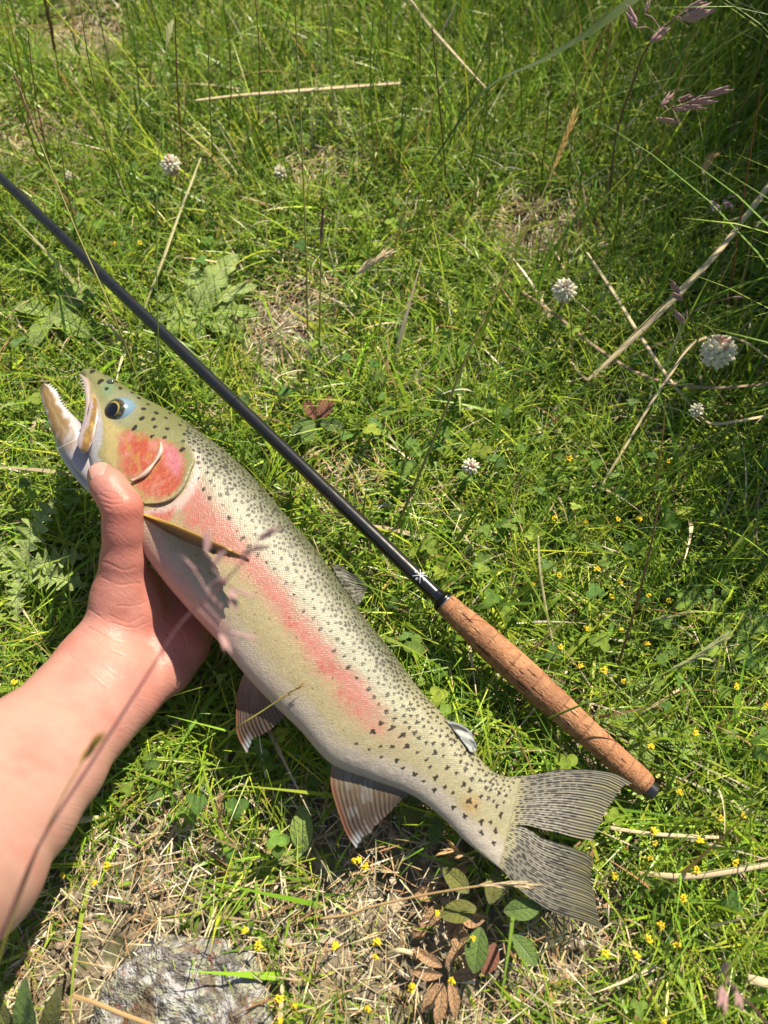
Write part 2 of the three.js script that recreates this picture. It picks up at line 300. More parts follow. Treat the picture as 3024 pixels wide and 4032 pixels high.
mesh('cheek_plate', surfPatch([[520, 1690], [478, 1730], [470, 1800], [480, 1870], [500, 1890]], [[600, 1715], [634, 1745], [630, 1785], [598, 1835], [560, 1878], [528, 1896]], .0026), fishMat, trout);
{ // pale fold of skin along the rear edge of the cheek plate
  const P = [[636, 1752], [634, 1790], [606, 1836], [566, 1878], [524, 1898]].map(p => { const [u, a] = fishUV(...p); return fishPoint(u, a, .0022); });
  mesh('cheek_fold', tubeAlong(P, t => .0009 + .0008 * Math.sin(t * 7) ** 2, 40, 8), std({ color: col(184, 164, 154), roughness: .4, clearcoat: .4 }), trout);
}
function pairLoft(pairs, ratio, colorFn, nu = 40, nv = 24) {   // solid between two edges: [ax, ay, bx, by, y]
  const A = curveOf(pairs.map(p => at(p[0], p[1], p[4]))), B = curveOf(pairs.map(p => at(p[2], p[3], p[4]))), PA = curveOf(pairs.map(p => V3(p[0], p[1], 0))), PB = curveOf(pairs.map(p => V3(p[2], p[3], 0)));
  const pos = [], idx = [], cl = [];
  for (let i = 0; i <= nu; i++) {
    const t = i / nu, a = A.getPoint(t), b = B.getPoint(t), M = a.clone().add(b).multiplyScalar(.5), h = a.sub(b).multiplyScalar(.5), th = h.length() * (typeof ratio === 'function' ? ratio(t) : ratio), pa = PA.getPoint(t), pb = PB.getPoint(t);
    for (let j = 0; j <= nv; j++) { const al = j / nv * Math.PI * 2, p = M.clone().addScaledVector(h, Math.cos(al)); p.y += Math.sin(al) * th; pos.push(p.x, p.y, p.z); const w = (1 + Math.cos(al)) / 2; cl.push(...colorFn(t, w, lerp(pb.x, pa.x, w), lerp(pb.y, pa.y, w))); }
  }
  for (let i = 0; i < nu; i++) for (let j = 0; j < nv; j++) { const a = i * (nv + 1) + j, b = a + nv + 1; idx.push(a, a + 1, b, a + 1, b + 1, b); }
  for (const e of [0, nu]) for (let j = 1; j < nv - 1; j++) { const c = e * (nv + 1); e ? idx.push(c, c + j, c + j + 1) : idx.push(c, c + j + 1, c + j); }
  return geoFrom(pos, idx, null, cl);
}
const wetMat = std({ vertexColors: true, roughness: .4, clearcoat: .6, clearcoatRoughness: .2 });
{
  const white = rgbLin(172, 168, 174), lilac = rgbLin(140, 134, 148), brown = rgbLin(122, 98, 58), dark = rgbLin(58, 50, 38);
  const jaw = mesh('lower_jaw', pairLoft([[160, 1518, 182, 1512, .094], [161, 1560, 222, 1538, .093], [180, 1625, 246, 1588, .092], [198, 1680, 276, 1622, .091], [222, 1733, 305, 1652, .090], [255, 1790, 336, 1690, .088], [300, 1850, 372, 1760, .086], [360, 1920, 440, 1850, .084]], t => .62 - .1 * t, (t, w, X, Y) => {
    const n = fbm(X / 22, Y / 22, 3) - .5, b = w + n * .3; let c = mixc(white, brown, sstep(.2, .32, b) * sstep(.99, .86, b) * sstep(.86, .62, t + n * .3));
    c = mixc(c, rgbLin(158, 146, 112), sstep(.1, .0, Math.abs(b - .6)) * .5); c = mixc(c, dark, sstep(.16, .02, t) * sstep(.3, .5, b) * .75); return mixc(c, lilac, sstep(.5, .8, t) * .35);
  }, 60, 40), wetMat, trout); occupy(jaw.geometry);
  const tooth = new THREE.ConeGeometry(.0007, .0034, 6); tooth.translate(0, .0015, 0);
  const tm = std({ color: col(226, 220, 214), roughness: .3 });
  const setTeeth = (P, n, dirX, dirZ, y, parent) => { const f = poly(P); for (let k = 0; k < n; k++) { const q = f((k + .5) / n), m = mesh('tooth', tooth, tm, parent); m.position.copy(at(q.x, q.y, y)); m.quaternion.setFromUnitVectors(V3(0, 1, 0), V3(dirX + R(-.25, .25), .25, dirZ + R(-.3, .3)).normalize()); m.scale.setScalar(R(.4, .85)); } };
  setTeeth([[186, 1514], [212, 1528], [226, 1552], [242, 1582], [272, 1618]], 12, .75, -.5, .094, jaw);
  const throat = mesh('throat', pairLoft([[208, 1705, 232, 1742, .086], [232, 1782, 282, 1800, .082], [268, 1846, 330, 1862, .078], [330, 1922, 400, 1930, .075], [409, 1990, 480, 1990, .072], [480, 2080, 540, 2060, .072]], .8, (t, w, X, Y) => mixc(rgbLin(176, 176, 182), rgbLin(138, 138, 150), fbm(X / 30, Y / 30, 3) * .8)), wetMat, trout); occupy(throat.geometry);
  mesh('mouth_lining', pairLoft([[262, 1640, 270, 1625, .080], [282, 1670, 305, 1650, .08], [300, 1710, 345, 1670, .08], [340, 1750, 375, 1700, .08]], .6, (t, w, X, Y) => mixc(rgbLin(176, 172, 182), rgbLin(160, 118, 118), fbm(X / 14, Y / 14, 2) * .5)), wetMat, trout);
  const lip = mesh('upper_lip', pairLoft([[322, 1474, 310, 1478, .09], [352, 1500, 326, 1508, .094], [358, 1550, 334, 1552, .097], [362, 1604, 336, 1606, .098], [352, 1664, 326, 1668, .098], [335, 1700, 312, 1700, .097]], .9, (t, w, X, Y) => mixc(rgbLin(178, 166, 170), rgbLin(140, 124, 106), w * .6 + fbm(X / 9, Y / 9, 2) * .3)), wetMat, trout);
  setTeeth([[318, 1490], [333, 1520], [338, 1560], [340, 1610], [332, 1660]], 14, -.9, .35, .097, lip);
  mesh('upper_jaw_plate', pairLoft([[374, 1552, 360, 1552, .1015], [386, 1592, 352, 1590, .1035], [386, 1640, 345, 1632, .104], [378, 1690, 325, 1680, .1035], [366, 1735, 306, 1724, .1025], [348, 1772, 308, 1762, .101], [332, 1788, 326, 1784, .099]], .28, (t, w, X, Y) => {
    const n = fbm(X / 10, Y / 18, 3) - .5, b = w + n * .35; return mixc(rgbLin(166, 152, 154), mixc(rgbLin(128, 98, 48), rgbLin(166, 138, 64), sstep(.0, .3, n)), sstep(.3, .5, b) * sstep(1.02, .86, b) * (t > .9 ? .3 : 1));
  }, 50, 30), wetMat, trout);
  // eye
  const [eu, ea] = fishUV(...EYE), ER = .0126, ec = fishPoint(eu, ea, -.0080), nrm = fishPoint(eu, ea, .004).sub(fishPoint(eu, ea, -.004)).normalize();
  const eye = mesh('eye', new THREE.SphereGeometry(ER, 48, 32), std({ color: col(112, 140, 162), roughness: .22, clearcoat: 1, clearcoatRoughness: .05 }), trout); eye.position.copy(ec);
  const look = nrm.clone().add(V3(-.34, 0, .26)).normalize();
  const disc = (name, r, lift, mat, parent, ox = 0, oz = 0) => { const g = new THREE.SphereGeometry(ER + lift, 40, 20, 0, Math.PI * 2, 0, Math.asin(r / ER)); const m = mesh(name, g, mat, parent); m.quaternion.setFromUnitVectors(V3(0, 1, 0), look.clone().add(V3(ox, 0, oz)).normalize()); return m; };
  const irisMap = tex(128, 128, (u, v) => { const n = fbm(u * 20, v * 5, 3); return mixc(mixc(rgbLin(40, 40, 26), rgbLin(92, 84, 46), sstep(.35, .7, n)), rgbLin(170, 150, 76), sstep(.36, .46, v) * .8); });
  disc('iris', .0080, .00025, std({ map: irisMap, roughness: .2, clearcoat: 1, clearcoatRoughness: .05 }), eye);
  disc('pupil', .0046, .0005, std({ color: col(8, 10, 14), roughness: .08, clearcoat: 1 }), eye, -.05, .06);
  const [nu, na] = fishUV(434, 1505), np = mesh('nostril', new THREE.SphereGeometry(.0022, 20, 12), std({ color: col(70, 76, 66), roughness: .1, clearcoat: 1, clearcoatRoughness: .03 }), trout); np.position.copy(fishPoint(nu, na, .0002)); np.scale.set(1.3, .7, 1);
}
// fins: a patch between four edges, ridged by its rays, with a little thickness
function finGeo(edgeA, edgeB, base, tip, opt) {            // edges run from base (s=0) to tip (s=1); base and tip run from A (t=0) to B (t=1)
  const { ns = 40, nt = 90, rays = 14, ridge = .0006, thick = .0005, ragged = 0 } = opt;
  const fa = poly(edgeA), fb = poly(edgeB), f0 = poly(base), f1 = poly(tip), P = [], pos = [], uv = [], idx = [];
  const c00 = f0(0), c01 = f0(1), c10 = f1(0), c11 = f1(1);
  for (let j = 0; j <= nt; j++) { const t = j / nt, rr = 1 - ragged * (noise(t * rays * 1.7, 3.3) * .7 + .3 * hash(Math.floor(t * rays * 2), 5));
    for (let i = 0; i <= ns; i++) { const s0 = i / ns, s = s0 * lerp(1, rr, s0);
      const p = fa(s).multiplyScalar(1 - t).addScaledVector(fb(s), t).addScaledVector(f0(t), 1 - s).addScaledVector(f1(t), s);
      p.addScaledVector(c00, -(1 - s) * (1 - t)).addScaledVector(c01, -(1 - s) * t).addScaledVector(c10, -s * (1 - t)).addScaledVector(c11, -s * t);
      P.push(p); } }
  const at2 = (j, i) => P[clamp(j, 0, nt) * (ns + 1) + clamp(i, 0, ns)], N = [];
  for (let j = 0; j <= nt; j++) for (let i = 0; i <= ns; i++) { const n = V3().crossVectors(at2(j, i + 1).clone().sub(at2(j, i - 1)), at2(j + 1, i).clone().sub(at2(j - 1, i))); if (n.lengthSq() < 1e-18) n.set(0, 1, 0); n.normalize(); if (n.y < 0 && !opt.keep) n.negate(); N.push(n); }
  const K = P.length;
  for (const sg of [1, -1]) for (let j = 0; j <= nt; j++) for (let i = 0; i <= ns; i++) { const k = j * (ns + 1) + i, t = j / nt, s = i / ns, w = ridge * (Math.pow(Math.abs(Math.cos(Math.PI * t * rays)), 2) - .5) ; const q = P[k].clone().addScaledVector(N[k], w + sg * thick * (1.2 - s)); pos.push(q.x, q.y, q.z); uv.push(s, t); }
  for (let j = 0; j < nt; j++) for (let i = 0; i < ns; i++) { const a = j * (ns + 1) + i, b = a + ns + 1; idx.push(a, a + 1, b, a + 1, b + 1, b, K + a, K + b, K + a + 1, K + a + 1, K + b, K + b + 1); }
  const rim = (a, b) => idx.push(a, b, K + a, b, K + b, K + a);
  for (let j = 0; j < nt; j++) { rim(j * (ns + 1) + ns, (j + 1) * (ns + 1) + ns); rim((j + 1) * (ns + 1), j * (ns + 1)); }
  for (let i = 0; i < ns; i++) { rim(i, i + 1); rim(nt * (ns + 1) + i + 1, nt * (ns + 1) + i); }
  return geoFrom(pos, idx, uv);
}
const flat = (P, y0, y1 = y0) => P.map((p, i) => at(p[0], p[1], lerp(y0, y1, i / (P.length - 1))));
function tailTex(lobe) {
  const rows = 15, spots = [];
  for (let r = 0; r < rows; r++) { let s = R(.0, .1); while (s < .74) { spots.push([s, (r + .5) / rows + R(-.02, .02), R(.55, 1.25)]); s += R(.045, .085); } }
  return tex(768, 512, (s, t) => {
    const n = fbm(s * 14, t * 30, 3) - .5, ray = Math.pow(Math.abs(Math.cos(Math.PI * t * 26)), 6) * .5;
    let c = mixc(rgbLin(150, 148, 134), rgbLin(104, 104, 76), sstep(.35, .95, s + n * .2)); c = mixc(c, rgbLin(150, 144, 78), sstep(.62, .9, s) * sstep(-.1, .2, n) * .6);
    c = mixc(c, rgbLin(196, 196, 188), ray * .35 * (1 - s)); c = mixc(c, rgbLin(60, 58, 50), sstep(.25, .0, Math.abs(t - (lobe ? 1.0 : 0.0)) / .16) * .5 * sstep(.1, .6, s));
    let k = 0; for (const p of spots) { const ds = (s - p[0]) / (.021 * p[2] * (1 + s)), dt = (t - p[1]) / (.022 * p[2]); const d = ds * ds + dt * dt; if (d < 2) k = Math.max(k, sstep(1.35, .6, d)); }
    const st = Math.pow(Math.abs(Math.cos(Math.PI * (t * rows))), 1) ; const streak = sstep(.62, .3, st) * sstep(.48, .7, s + (hash(Math.floor(t * rows), lobe) - .5) * .3) * sstep(.03, .2, noise(s * 14, Math.floor(t * rows) * 7.7 + lobe * 40));
    { let m = mixc(c, cSpot, Math.max(k, streak) * .93); m = mixc(m, rgbLin(186, 182, 138), sstep(.2, .1, s + n * .16) * (1 - k)); return [m[0] * .62, m[1] * .62, m[2] * .62]; }
  });
}
const finMat = map => std({ map, roughness: .5, transmission: .15 });
{
  const yb = .043, yt = .040;
  const up = mesh('tail_fin', finGeo(flat([[1975, 3060], [2097, 3050], [2180, 3034], [2263, 3028], [2362, 3034], [2428, 3048], [2497, 3086]], yb, .046), flat([[1990, 3250], [2077, 3250], [2130, 3264], [2196, 3278], [2263, 3297], [2336, 3310]], yb, yt), flat([[1975, 3060], [2000, 3150], [1990, 3250]], yb), flat([[2497, 3086], [2455, 3106], [2433, 3140], [2402, 3178], [2369, 3244], [2336, 3310]], .046, yt), { rays: 26, ns: 60, nt: 160, ridge: .00025, thick: .0006, ragged: .03 }), finMat(tailTex(0)), trout);
  const lo = mesh('tail_fin', finGeo(flat([[1985, 3240], [2077, 3262], [2130, 3296], [2196, 3320], [2263, 3340], [2316, 3363], [2339, 3384]], yb, yt), flat([[1900, 3360], [1985, 3432], [2030, 3488], [2097, 3541], [2163, 3582], [2229, 3608], [2296, 3630], [2376, 3662]], yb, .03), flat([[1985, 3240], [1960, 3320], [1900, 3360]], yb), flat([[2339, 3384], [2330, 3450], [2342, 3516], [2362, 3602], [2376, 3662]], yt, .03), { rays: 26, ns: 60, nt: 160, ridge: .00025, thick: .0006, ragged: .03 }), finMat(tailTex(1)), trout);
  occupy(up.geometry); occupy(lo.geometry);
  const brownFin = (k, wt) => tex(384, 384, (s, t) => {
    const ray = Math.abs(Math.cos(Math.PI * t * 14)), n = fbm(s * 10, t * 40, 3) - .5;
    let c = mixc(rgbLin(92, 80, 64), rgbLin(64, 52, 44), sstep(.2, .8, s + n * .4)); c = mixc(c, rgbLin(140, 132, 118), sstep(.3, .95, ray) * .2); c = mixc(c, rgbLin(128, 78, 50), sstep(.12, .02, t) * .6); c = mixc(c, rgbLin(150, 142, 112), sstep(.34, .0, s) * .6);
    c = mixc(c, rgbLin(104, 66, 46), sstep(.1, .3, n) * .5);
    return mixc(c, rgbLin(160, 168, 176), Math.max(wt * sstep(.84, .97, s) * sstep(.3, .1, t), k * sstep(.16, .26, fbm(s * 5, t * 18 + 7, 3) - .38) * sstep(.3, .1, Math.abs(t - .32)) * .8));
  });
  const pel = mesh('pelvic_fin', finGeo(flat([[968, 2640], [940, 2716], [932, 2804], [936, 2891], [974, 2968]], .055, .042), flat([[1062, 2722], [1092, 2742], [1118, 2768], [1134, 2800]], .066, .062), flat([[968, 2640], [1020, 2682], [1062, 2722]], .055, .066), flat([[974, 2968], [1001, 2910], [1046, 2890], [1094, 2853], [1134, 2800]], .042, .062), { rays: 14, ridge: .0004, ragged: .03 }), finMat(brownFin(.12, .8)), trout); occupy(pel.geometry);
  const anal = mesh('anal_fin', finGeo(flat([[1304, 2990], [1303, 3086], [1321, 3162], [1343, 3227], [1364, 3281], [1408, 3346]], .054, .036), flat([[1628, 3112], [1610, 3128], [1596, 3138], [1580, 3147]], .050, .047), flat([[1304, 2990], [1400, 3030], [1500, 3066], [1628, 3112]], .056, .050), flat([[1408, 3346], [1424, 3312], [1452, 3290], [1500, 3238], [1540, 3195], [1580, 3147]], .036, .047), { rays: 16, ridge: .0004, ragged: .06 }), finMat(brownFin(.3, .8)), trout); occupy(anal.geometry);
  const dorsTex = tex(256, 256, (s, t) => { const n = fbm(s * 12, t * 22, 3); let c = mixc(rgbLin(124, 126, 116), rgbLin(90, 88, 76), sstep(.4, .6, n)); const g = noise(s * 7, t * 16); return mixc(c, rgbLin(52, 50, 42), sstep(.66, .74, g) * .8); });
  mesh('dorsal_fin', finGeo(flat([[1300, 2225], [1340, 2230], [1403, 2272], [1433, 2298]], .062, .048), flat([[1405, 2388], [1415, 2378], [1425, 2360], [1436, 2330]], .058, .048), flat([[1300, 2225], [1350, 2310], [1405, 2388]], .060), flat([[1433, 2298], [1440, 2314], [1436, 2330]], .048), { rays: 10, ridge: .001 }), finMat(dorsTex), trout);
  const adTex = tex(128, 128, (s, t) => mixc(rgbLin(138, 146, 148), rgbLin(36, 36, 34), sstep(.56, .64, noise(s * 5 + 2, t * 6)) * .9));
  mesh('adipose_fin', finGeo(flat([[1755, 2840], [1800, 2848], [1850, 2878], [1878, 2935]], .058, .056), flat([[1850, 2955], [1858, 2962], [1866, 2964], [1873, 2955]], .056), flat([[1755, 2840], [1800, 2895], [1850, 2955]], .056), flat([[1878, 2935], [1878, 2946], [1873, 2955]], .056), { rays: 2, ridge: .0004, thick: .0012 }), finMat(adTex), trout);
  const surfY = (x, y) => { const [u, a] = fishUV(x, y); return fishPoint(u, a).y; };
  const b0 = surfY(575, 2035), pecTex = tex(256, 256, (s, t) => { const ray = Math.abs(Math.cos(Math.PI * t * 12)); let c = mixc(rgbLin(150, 122, 66), rgbLin(98, 78, 48), s + fbm(s * 6, t * 20, 2) * .4 - .2); c = mixc(c, rgbLin(66, 62, 58), sstep(.55, .9, s) * sstep(.5, .3, ray)); c = mixc(c, rgbLin(196, 162, 78), sstep(.2, .05, t)); return c; });
  const pec = mesh('pectoral_fin', finGeo([at(566, 2024, b0), at(680, 2066, b0 + .014), at(800, 2118, b0 + .026), at(905, 2164, b0 + .034)], [at(574, 2052, b0 - .003), at(680, 2110, b0 - .001), at(780, 2150, b0), at(850, 2190, b0 + .001)], [at(566, 2024, b0), at(570, 2038, b0 - .001), at(574, 2052, b0 - .003)], [at(905, 2164, b0 + .034), at(1004, 2212, b0 + .028), at(960, 2212, b0 + .012), at(850, 2190, b0 + .001)], { rays: 12, ridge: .0008, ragged: .12, keep: true }), finMat(pecTex), trout);
}

// ---------- forearm and hand ----------
const person = thing('person', 'bare forearm and hand of a person, thumb over the trout gills', 'person');
let handSdf;
{
  const bones = [], J = (x, y, h, r) => { const p = at(x, y, h); return [p.x, p.y, p.z, r]; };
  const chain = (k, ...js) => { for (let i = 1; i < js.length; i++) bones.push([...js[i - 1], ...js[i], k]); };
  chain(0, J(398, 1872, .1085, .0086), J(432, 1922, .1095, .0098), J(482, 1998, .106, .0108), J(484, 2090, .095, .0110), J(486, 2200, .080, .0128));
  chain(0, J(486, 2200, .079, .0128), J(478, 2340, .062, .0175), J(440, 2500, .050, .0195));
  chain(0, J(545, 2290, .056, .0125), J(552, 2420, .05, .0155), J(500, 2560, .045, .0175));
  chain(0, J(352, 2590, .052, .0150), J(430, 2520, .052, .017));
  chain(1, J(352, 2592, .052, .0145), J(536, 2722, .046, .0140));
  chain(0, J(540, 2715, .046, .0150), J(650, 2630, .038, .0165), J(728, 2540, .034, .0150), J(762, 2490, .032, .0125));
  chain(0, J(470, 2640, .046, .020), J(620, 2540, .036, .0165), J(690, 2430, .032, .014));
  chain(0, J(560, 2420, .04, .014), J(640, 2330, .034, .014));
  // fingers beneath the fish: little, ring, middle, index
  chain(2, J(762, 2490, .031, .0120), J(840, 2400, .026, .0090), J(905, 2320, .024, .0082), J(950, 2262, .024, .0074));
  chain(2, J(712, 2430, .031, .0120), J(815, 2300, .026, .0096), J(890, 2205, .023, .0086), J(940, 2140, .023, .0078));
  chain(2, J(670, 2370, .032, .0120), J(770, 2220, .028, .0098), J(850, 2115, .024, .0088), J(905, 2045, .023, .0080));
  chain(2, J(620, 2320, .034, .0125), J(700, 2150, .031, .0098), J(770, 2040, .028, .0088), J(820, 1970, .026, .0080));
  // forearm
  const arm = [[443, 2656, .050, 200], [385, 2725, .056, 205], [298, 2820, .066, 214], [165, 2965, .086, 255], [0, 3120, .106, 312], [-220, 3340, .14, 400], [-560, 3640, .20, 500], [-950, 3980, .26, 620]];
  const side = arm.map(([x, y, h, w]) => { const s = pxSize(x, y, h), hw = w * s, r = hw * .64, o = hw * .36 / s; return [J(x - .76 * o, y - .65 * o, h, r), J(x + .76 * o, y + .65 * o, h - .004, r * .97), J(x, y, h + .002, r)]; });
  for (let i = 1; i < side.length; i++) for (let k = 0; k < 3; k++) bones.push([...side[i - 1][k], ...side[i][k], 3]);
  const KS = [.0085, .012, .004, .012];
  const cap = (b, x, y, z) => { const dx = b[4] - b[0], dy = b[5] - b[1], dz = b[6] - b[2], t = clamp(((x - b[0]) * dx + (y - b[1]) * dy + (z - b[2]) * dz) / (dx * dx + dy * dy + dz * dz)); return Math.hypot(x - b[0] - t * dx, y - b[1] - t * dy, z - b[2] - t * dz) - lerp(b[3], b[7], t); };
  const SDF = handSdf = (x, y, z) => { let d = 1; for (const b of bones) { const e = cap(b, x, y, z), k = KS[b[8]], h = Math.max(k - Math.abs(d - e), 0) / k; d = Math.min(d, e) - h * h * k * .25; } return d; };
  // surface nets
  let lo = [9, 9, 9], hi = [-9, -9, -9]; for (const b of bones) for (const o of [0, 4]) for (let k = 0; k < 3; k++) { lo[k] = Math.min(lo[k], b[o + k] - b[o + 3] - .006); hi[k] = Math.max(hi[k], b[o + k] + b[o + 3] + .006); }
  const h = .0021, n = lo.map((l, k) => Math.ceil((hi[k] - l) / h) + 1), [nx, ny, nz] = n, fld = new Float32Array(nx * ny * nz), id = (i, j, k) => (k * ny + j) * nx + i;
  for (let k = 0; k < nz; k += 1) for (let j = 0; j < ny; j++) for (let i = 0; i < nx; ) { const d = SDF(lo[0] + i * h, lo[1] + j * h, lo[2] + k * h); const skip = Math.max(1, Math.min(nx - i, Math.floor((Math.abs(d) - .008) / h))); for (let q = 0; q < skip; q++) fld[id(i + q, j, k)] = d; i += skip; }
  const vid = new Int32Array(nx * ny * nz).fill(-1), pos = [], idx = [], cl = [], uv = [], E = [[0, 1], [2, 3], [4, 5], [6, 7], [0, 2], [1, 3], [4, 6], [5, 7], [0, 4], [1, 5], [2, 6], [3, 7]];
  for (let k = 0; k < nz - 1; k++) for (let j = 0; j < ny - 1; j++) for (let i = 0; i < nx - 1; i++) {
    const c = []; let neg = 0; for (let q = 0; q < 8; q++) { const v = fld[id(i + (q & 1), j + (q >> 1 & 1), k + (q >> 2))]; c.push(v); if (v < 0) neg++; }
    if (neg === 0 || neg === 8) continue;
    let x = 0, y = 0, z = 0, m = 0; for (const [a, b] of E) if ((c[a] < 0) !== (c[b] < 0)) { const t = c[a] / (c[a] - c[b]); x += lerp(a & 1, b & 1, t); y += lerp(a >> 1 & 1, b >> 1 & 1, t); z += lerp(a >> 2, b >> 2, t); m++; }
    vid[id(i, j, k)] = pos.length / 3; pos.push(lo[0] + (i + x / m) * h, lo[1] + (j + y / m) * h, lo[2] + (k + z / m) * h);
  }
  const quad = (a, b, c, d, f) => f ? idx.push(a, b, c, a, c, d) : idx.push(a, c, b, a, d, c);
  for (let k = 1; k < nz - 1; k++) for (let j = 1; j < ny - 1; j++) for (let i = 1; i < nx - 1; i++) {
    const s = fld[id(i, j, k)] < 0;
    if (s !== fld[id(i + 1, j, k)] < 0) quad(vid[id(i, j - 1, k - 1)], vid[id(i, j, k - 1)], vid[id(i, j, k)], vid[id(i, j - 1, k)], s);
    if (s !== fld[id(i, j + 1, k)] < 0) quad(vid[id(i - 1, j, k - 1)], vid[id(i - 1, j, k)], vid[id(i, j, k)], vid[id(i, j, k - 1)], s);
    if (s !== fld[id(i, j, k + 1)] < 0) quad(vid[id(i - 1, j - 1, k)], vid[id(i, j - 1, k)], vid[id(i, j, k)], vid[id(i - 1, j, k)], s);
  }
  const N = [], tipP = at(400, 1870, .11), kn = at(510, 2000, .11), palm = at(700, 2520, .05), wrist = at(440, 2660, .06), fore = at(60, 3100, .13);
  const e1 = .0006, uvS = .30, uo = at(420, 2350, .08);
  for (let i = 0; i < pos.length; i += 3) {
    let [x, y, z] = [pos[i], pos[i + 1], pos[i + 2]];
    for (let q = 0; q < 2; q++) { const d = SDF(x, y, z), g = [SDF(x + e1, y, z) - SDF(x - e1, y, z), SDF(x, y + e1, z) - SDF(x, y - e1, z), SDF(x, y, z + e1) - SDF(x, y, z - e1)], l = Math.hypot(...g) || 1; if (q === 0) { x -= g[0] / l * d; y -= g[1] / l * d; z -= g[2] / l * d; } else N.push(g[0] / l, g[1] / l, g[2] / l); }
    pos[i] = x; pos[i + 1] = y; pos[i + 2] = z;
    const ft = sstep(wrist.z - .05, wrist.z + .09, z - (x - wrist.x) * .8), bl = fbm(x * 55 + 20, z * 55 + y * 40, 4) - .5, bl2 = fbm(x * 230 + 20, z * 230 + y * 90, 3) - .5;
    let c = mixc(rgbLin(180, 122, 113), rgbLin(178, 138, 128), ft);
    const near = (p, r) => Math.exp(-((x - p.x) ** 2 + (y - p.y) ** 2 + (z - p.z) ** 2) / (r * r));
    c = mixc(c, rgbLin(180, 94, 80), .5 * near(kn, .016) + .5 * near(palm, .026)); c = mixc(c, rgbLin(172, 126, 114), .4 * near(at(500, 2330, .07), .02));
    c = mixc(c, rgbLin(178, 108, 96), clamp(bl * 1.5)); c = mixc(c, rgbLin(188, 146, 130), clamp(-bl * 1.5));
    const q = 1 + bl2 * .14; cl.push(c[0] * q, c[1] * q, c[2] * q); uv.push((x - uo.x) / uvS + .5, (z - uo.z) / uvS + .5);
  }
  const g = geoFrom(pos, idx, uv, cl); g.setAttribute('normal', new THREE.Float32BufferAttribute(N, 3));
  const lines = [[[416, 1978, .108], [450, 1986, .112], [488, 1982, .112]], [[416, 2002, .106], [452, 2006, .111], [492, 2004, .111]], [[414, 2020, .104], [450, 2026, .109]], [[430, 1962, .11], [470, 1966, .113]],
    [[440, 2430, .07], [500, 2448, .07], [560, 2420, .068]], [[450, 2460, .068], [520, 2468, .068], [580, 2440, .066]], [[372, 2420, .06], [420, 2450, .068]], [[340, 2500, .066], [430, 2560, .07], [500, 2590, .066]], [[360, 2480, .066], [440, 2520, .07], [540, 2540, .064]], [[560, 2600, .06], [620, 2640, .056], [640, 2690, .05]], [[330, 2560, .066], [420, 2630, .07], [500, 2690, .062]], [[600, 2480, .054], [640, 2550, .052], [650, 2620, .05]], [[420, 2300, .07], [480, 2320, .075], [560, 2310, .07]], [[430, 2240, .078], [490, 2252, .085], [545, 2246, .08]], [[470, 2400, .07], [540, 2392, .068], [600, 2370, .062]], [[660, 2440, .05], [720, 2500, .05], [740, 2560, .048]], [[640, 2470, .05], [690, 2540, .05], [700, 2620, .048]], [[300, 2600, .066], [380, 2670, .072], [450, 2730, .066]]]
    .map(l => { const f = poly(l); return Array.from({ length: 9 }, (_, i) => { const q = f(i / 8); return [q.x, q.y, q.z]; }); }).map(l => l.map(p => { const w = at(...p); return [(w.x - uo.x) / uvS + .5, (w.z - uo.z) / uvS + .5]; }));
  const bump = tex(1024, 1024, (u, v) => {
    let hgt = .55 + .16 * (fbm(u * 60, v * 60, 3) - .5) + .2 * (noise(u * 300, v * 300) - .5) + .22 * (fbm(u * 40 + v * 60, v * 220 - u * 90, 3) - .5);
    for (const l of lines) { const d = lineDist(l, u, v); if (d < .012) hgt -= .34 * Math.exp(-((d / .0022) ** 2)) * (.5 + noise(u * 70, v * 70)); } return hgt;
  }, false);
  const body = mesh('forearm_and_hand', g, std({ vertexColors: true, bumpMap: bump, bumpScale: .0006, roughness: .46, ior: 1.4 }), person); occupy(g);
  // nail laid onto the thumb tip
  const c0 = at(404, 1866, .113), along = at(440, 1926, .113).sub(c0).normalize(), nn = V3(-.42, .86, .12).normalize(), acr = V3().crossVectors(along, nn).normalize();
  const np = [], ni = [], nc = [], A = 14, B = 14;
  for (let a = 0; a <= A; a++) for (let b = 0; b <= B; b++) {
    const s = a / A * 2 - 1, t = b / B * 2 - 1, k = Math.sqrt(1 - .35 * t * t), q = c0.clone().addScaledVector(along, t * .0074).addScaledVector(acr, s * .0056 * k * (1 - .12 * (t > .6))).addScaledVector(nn, .008);
    let st = 0; for (let m = 0; m < 60; m++) { const d = SDF(q.x, q.y, q.z) - .0003; if (d < 1e-5 || st > .03) break; q.addScaledVector(nn, -d * .8); st += d; }
    const e = Math.max(Math.abs(s), Math.abs(t)); if (e > .93) q.addScaledVector(nn, -.0008); np.push(q.x, q.y, q.z); nc.push(...mixc(rgbLin(196, 146, 136), rgbLin(206, 186, 176), sstep(-.72, -.9, t) + sstep(.6, .85, t) * .5));
  }
  for (let a = 0; a < A; a++) for (let b = 0; b < B; b++) { const k = a * (B + 1) + b; ni.push(k, k + 1, k + B + 1, k + 1, k + B + 2, k + B + 1); }
  mesh('thumbnail', geoFrom(np, ni, null, nc), std({ vertexColors: true, roughness: .25, clearcoat: .6, clearcoatRoughness: .15 }), person);
}

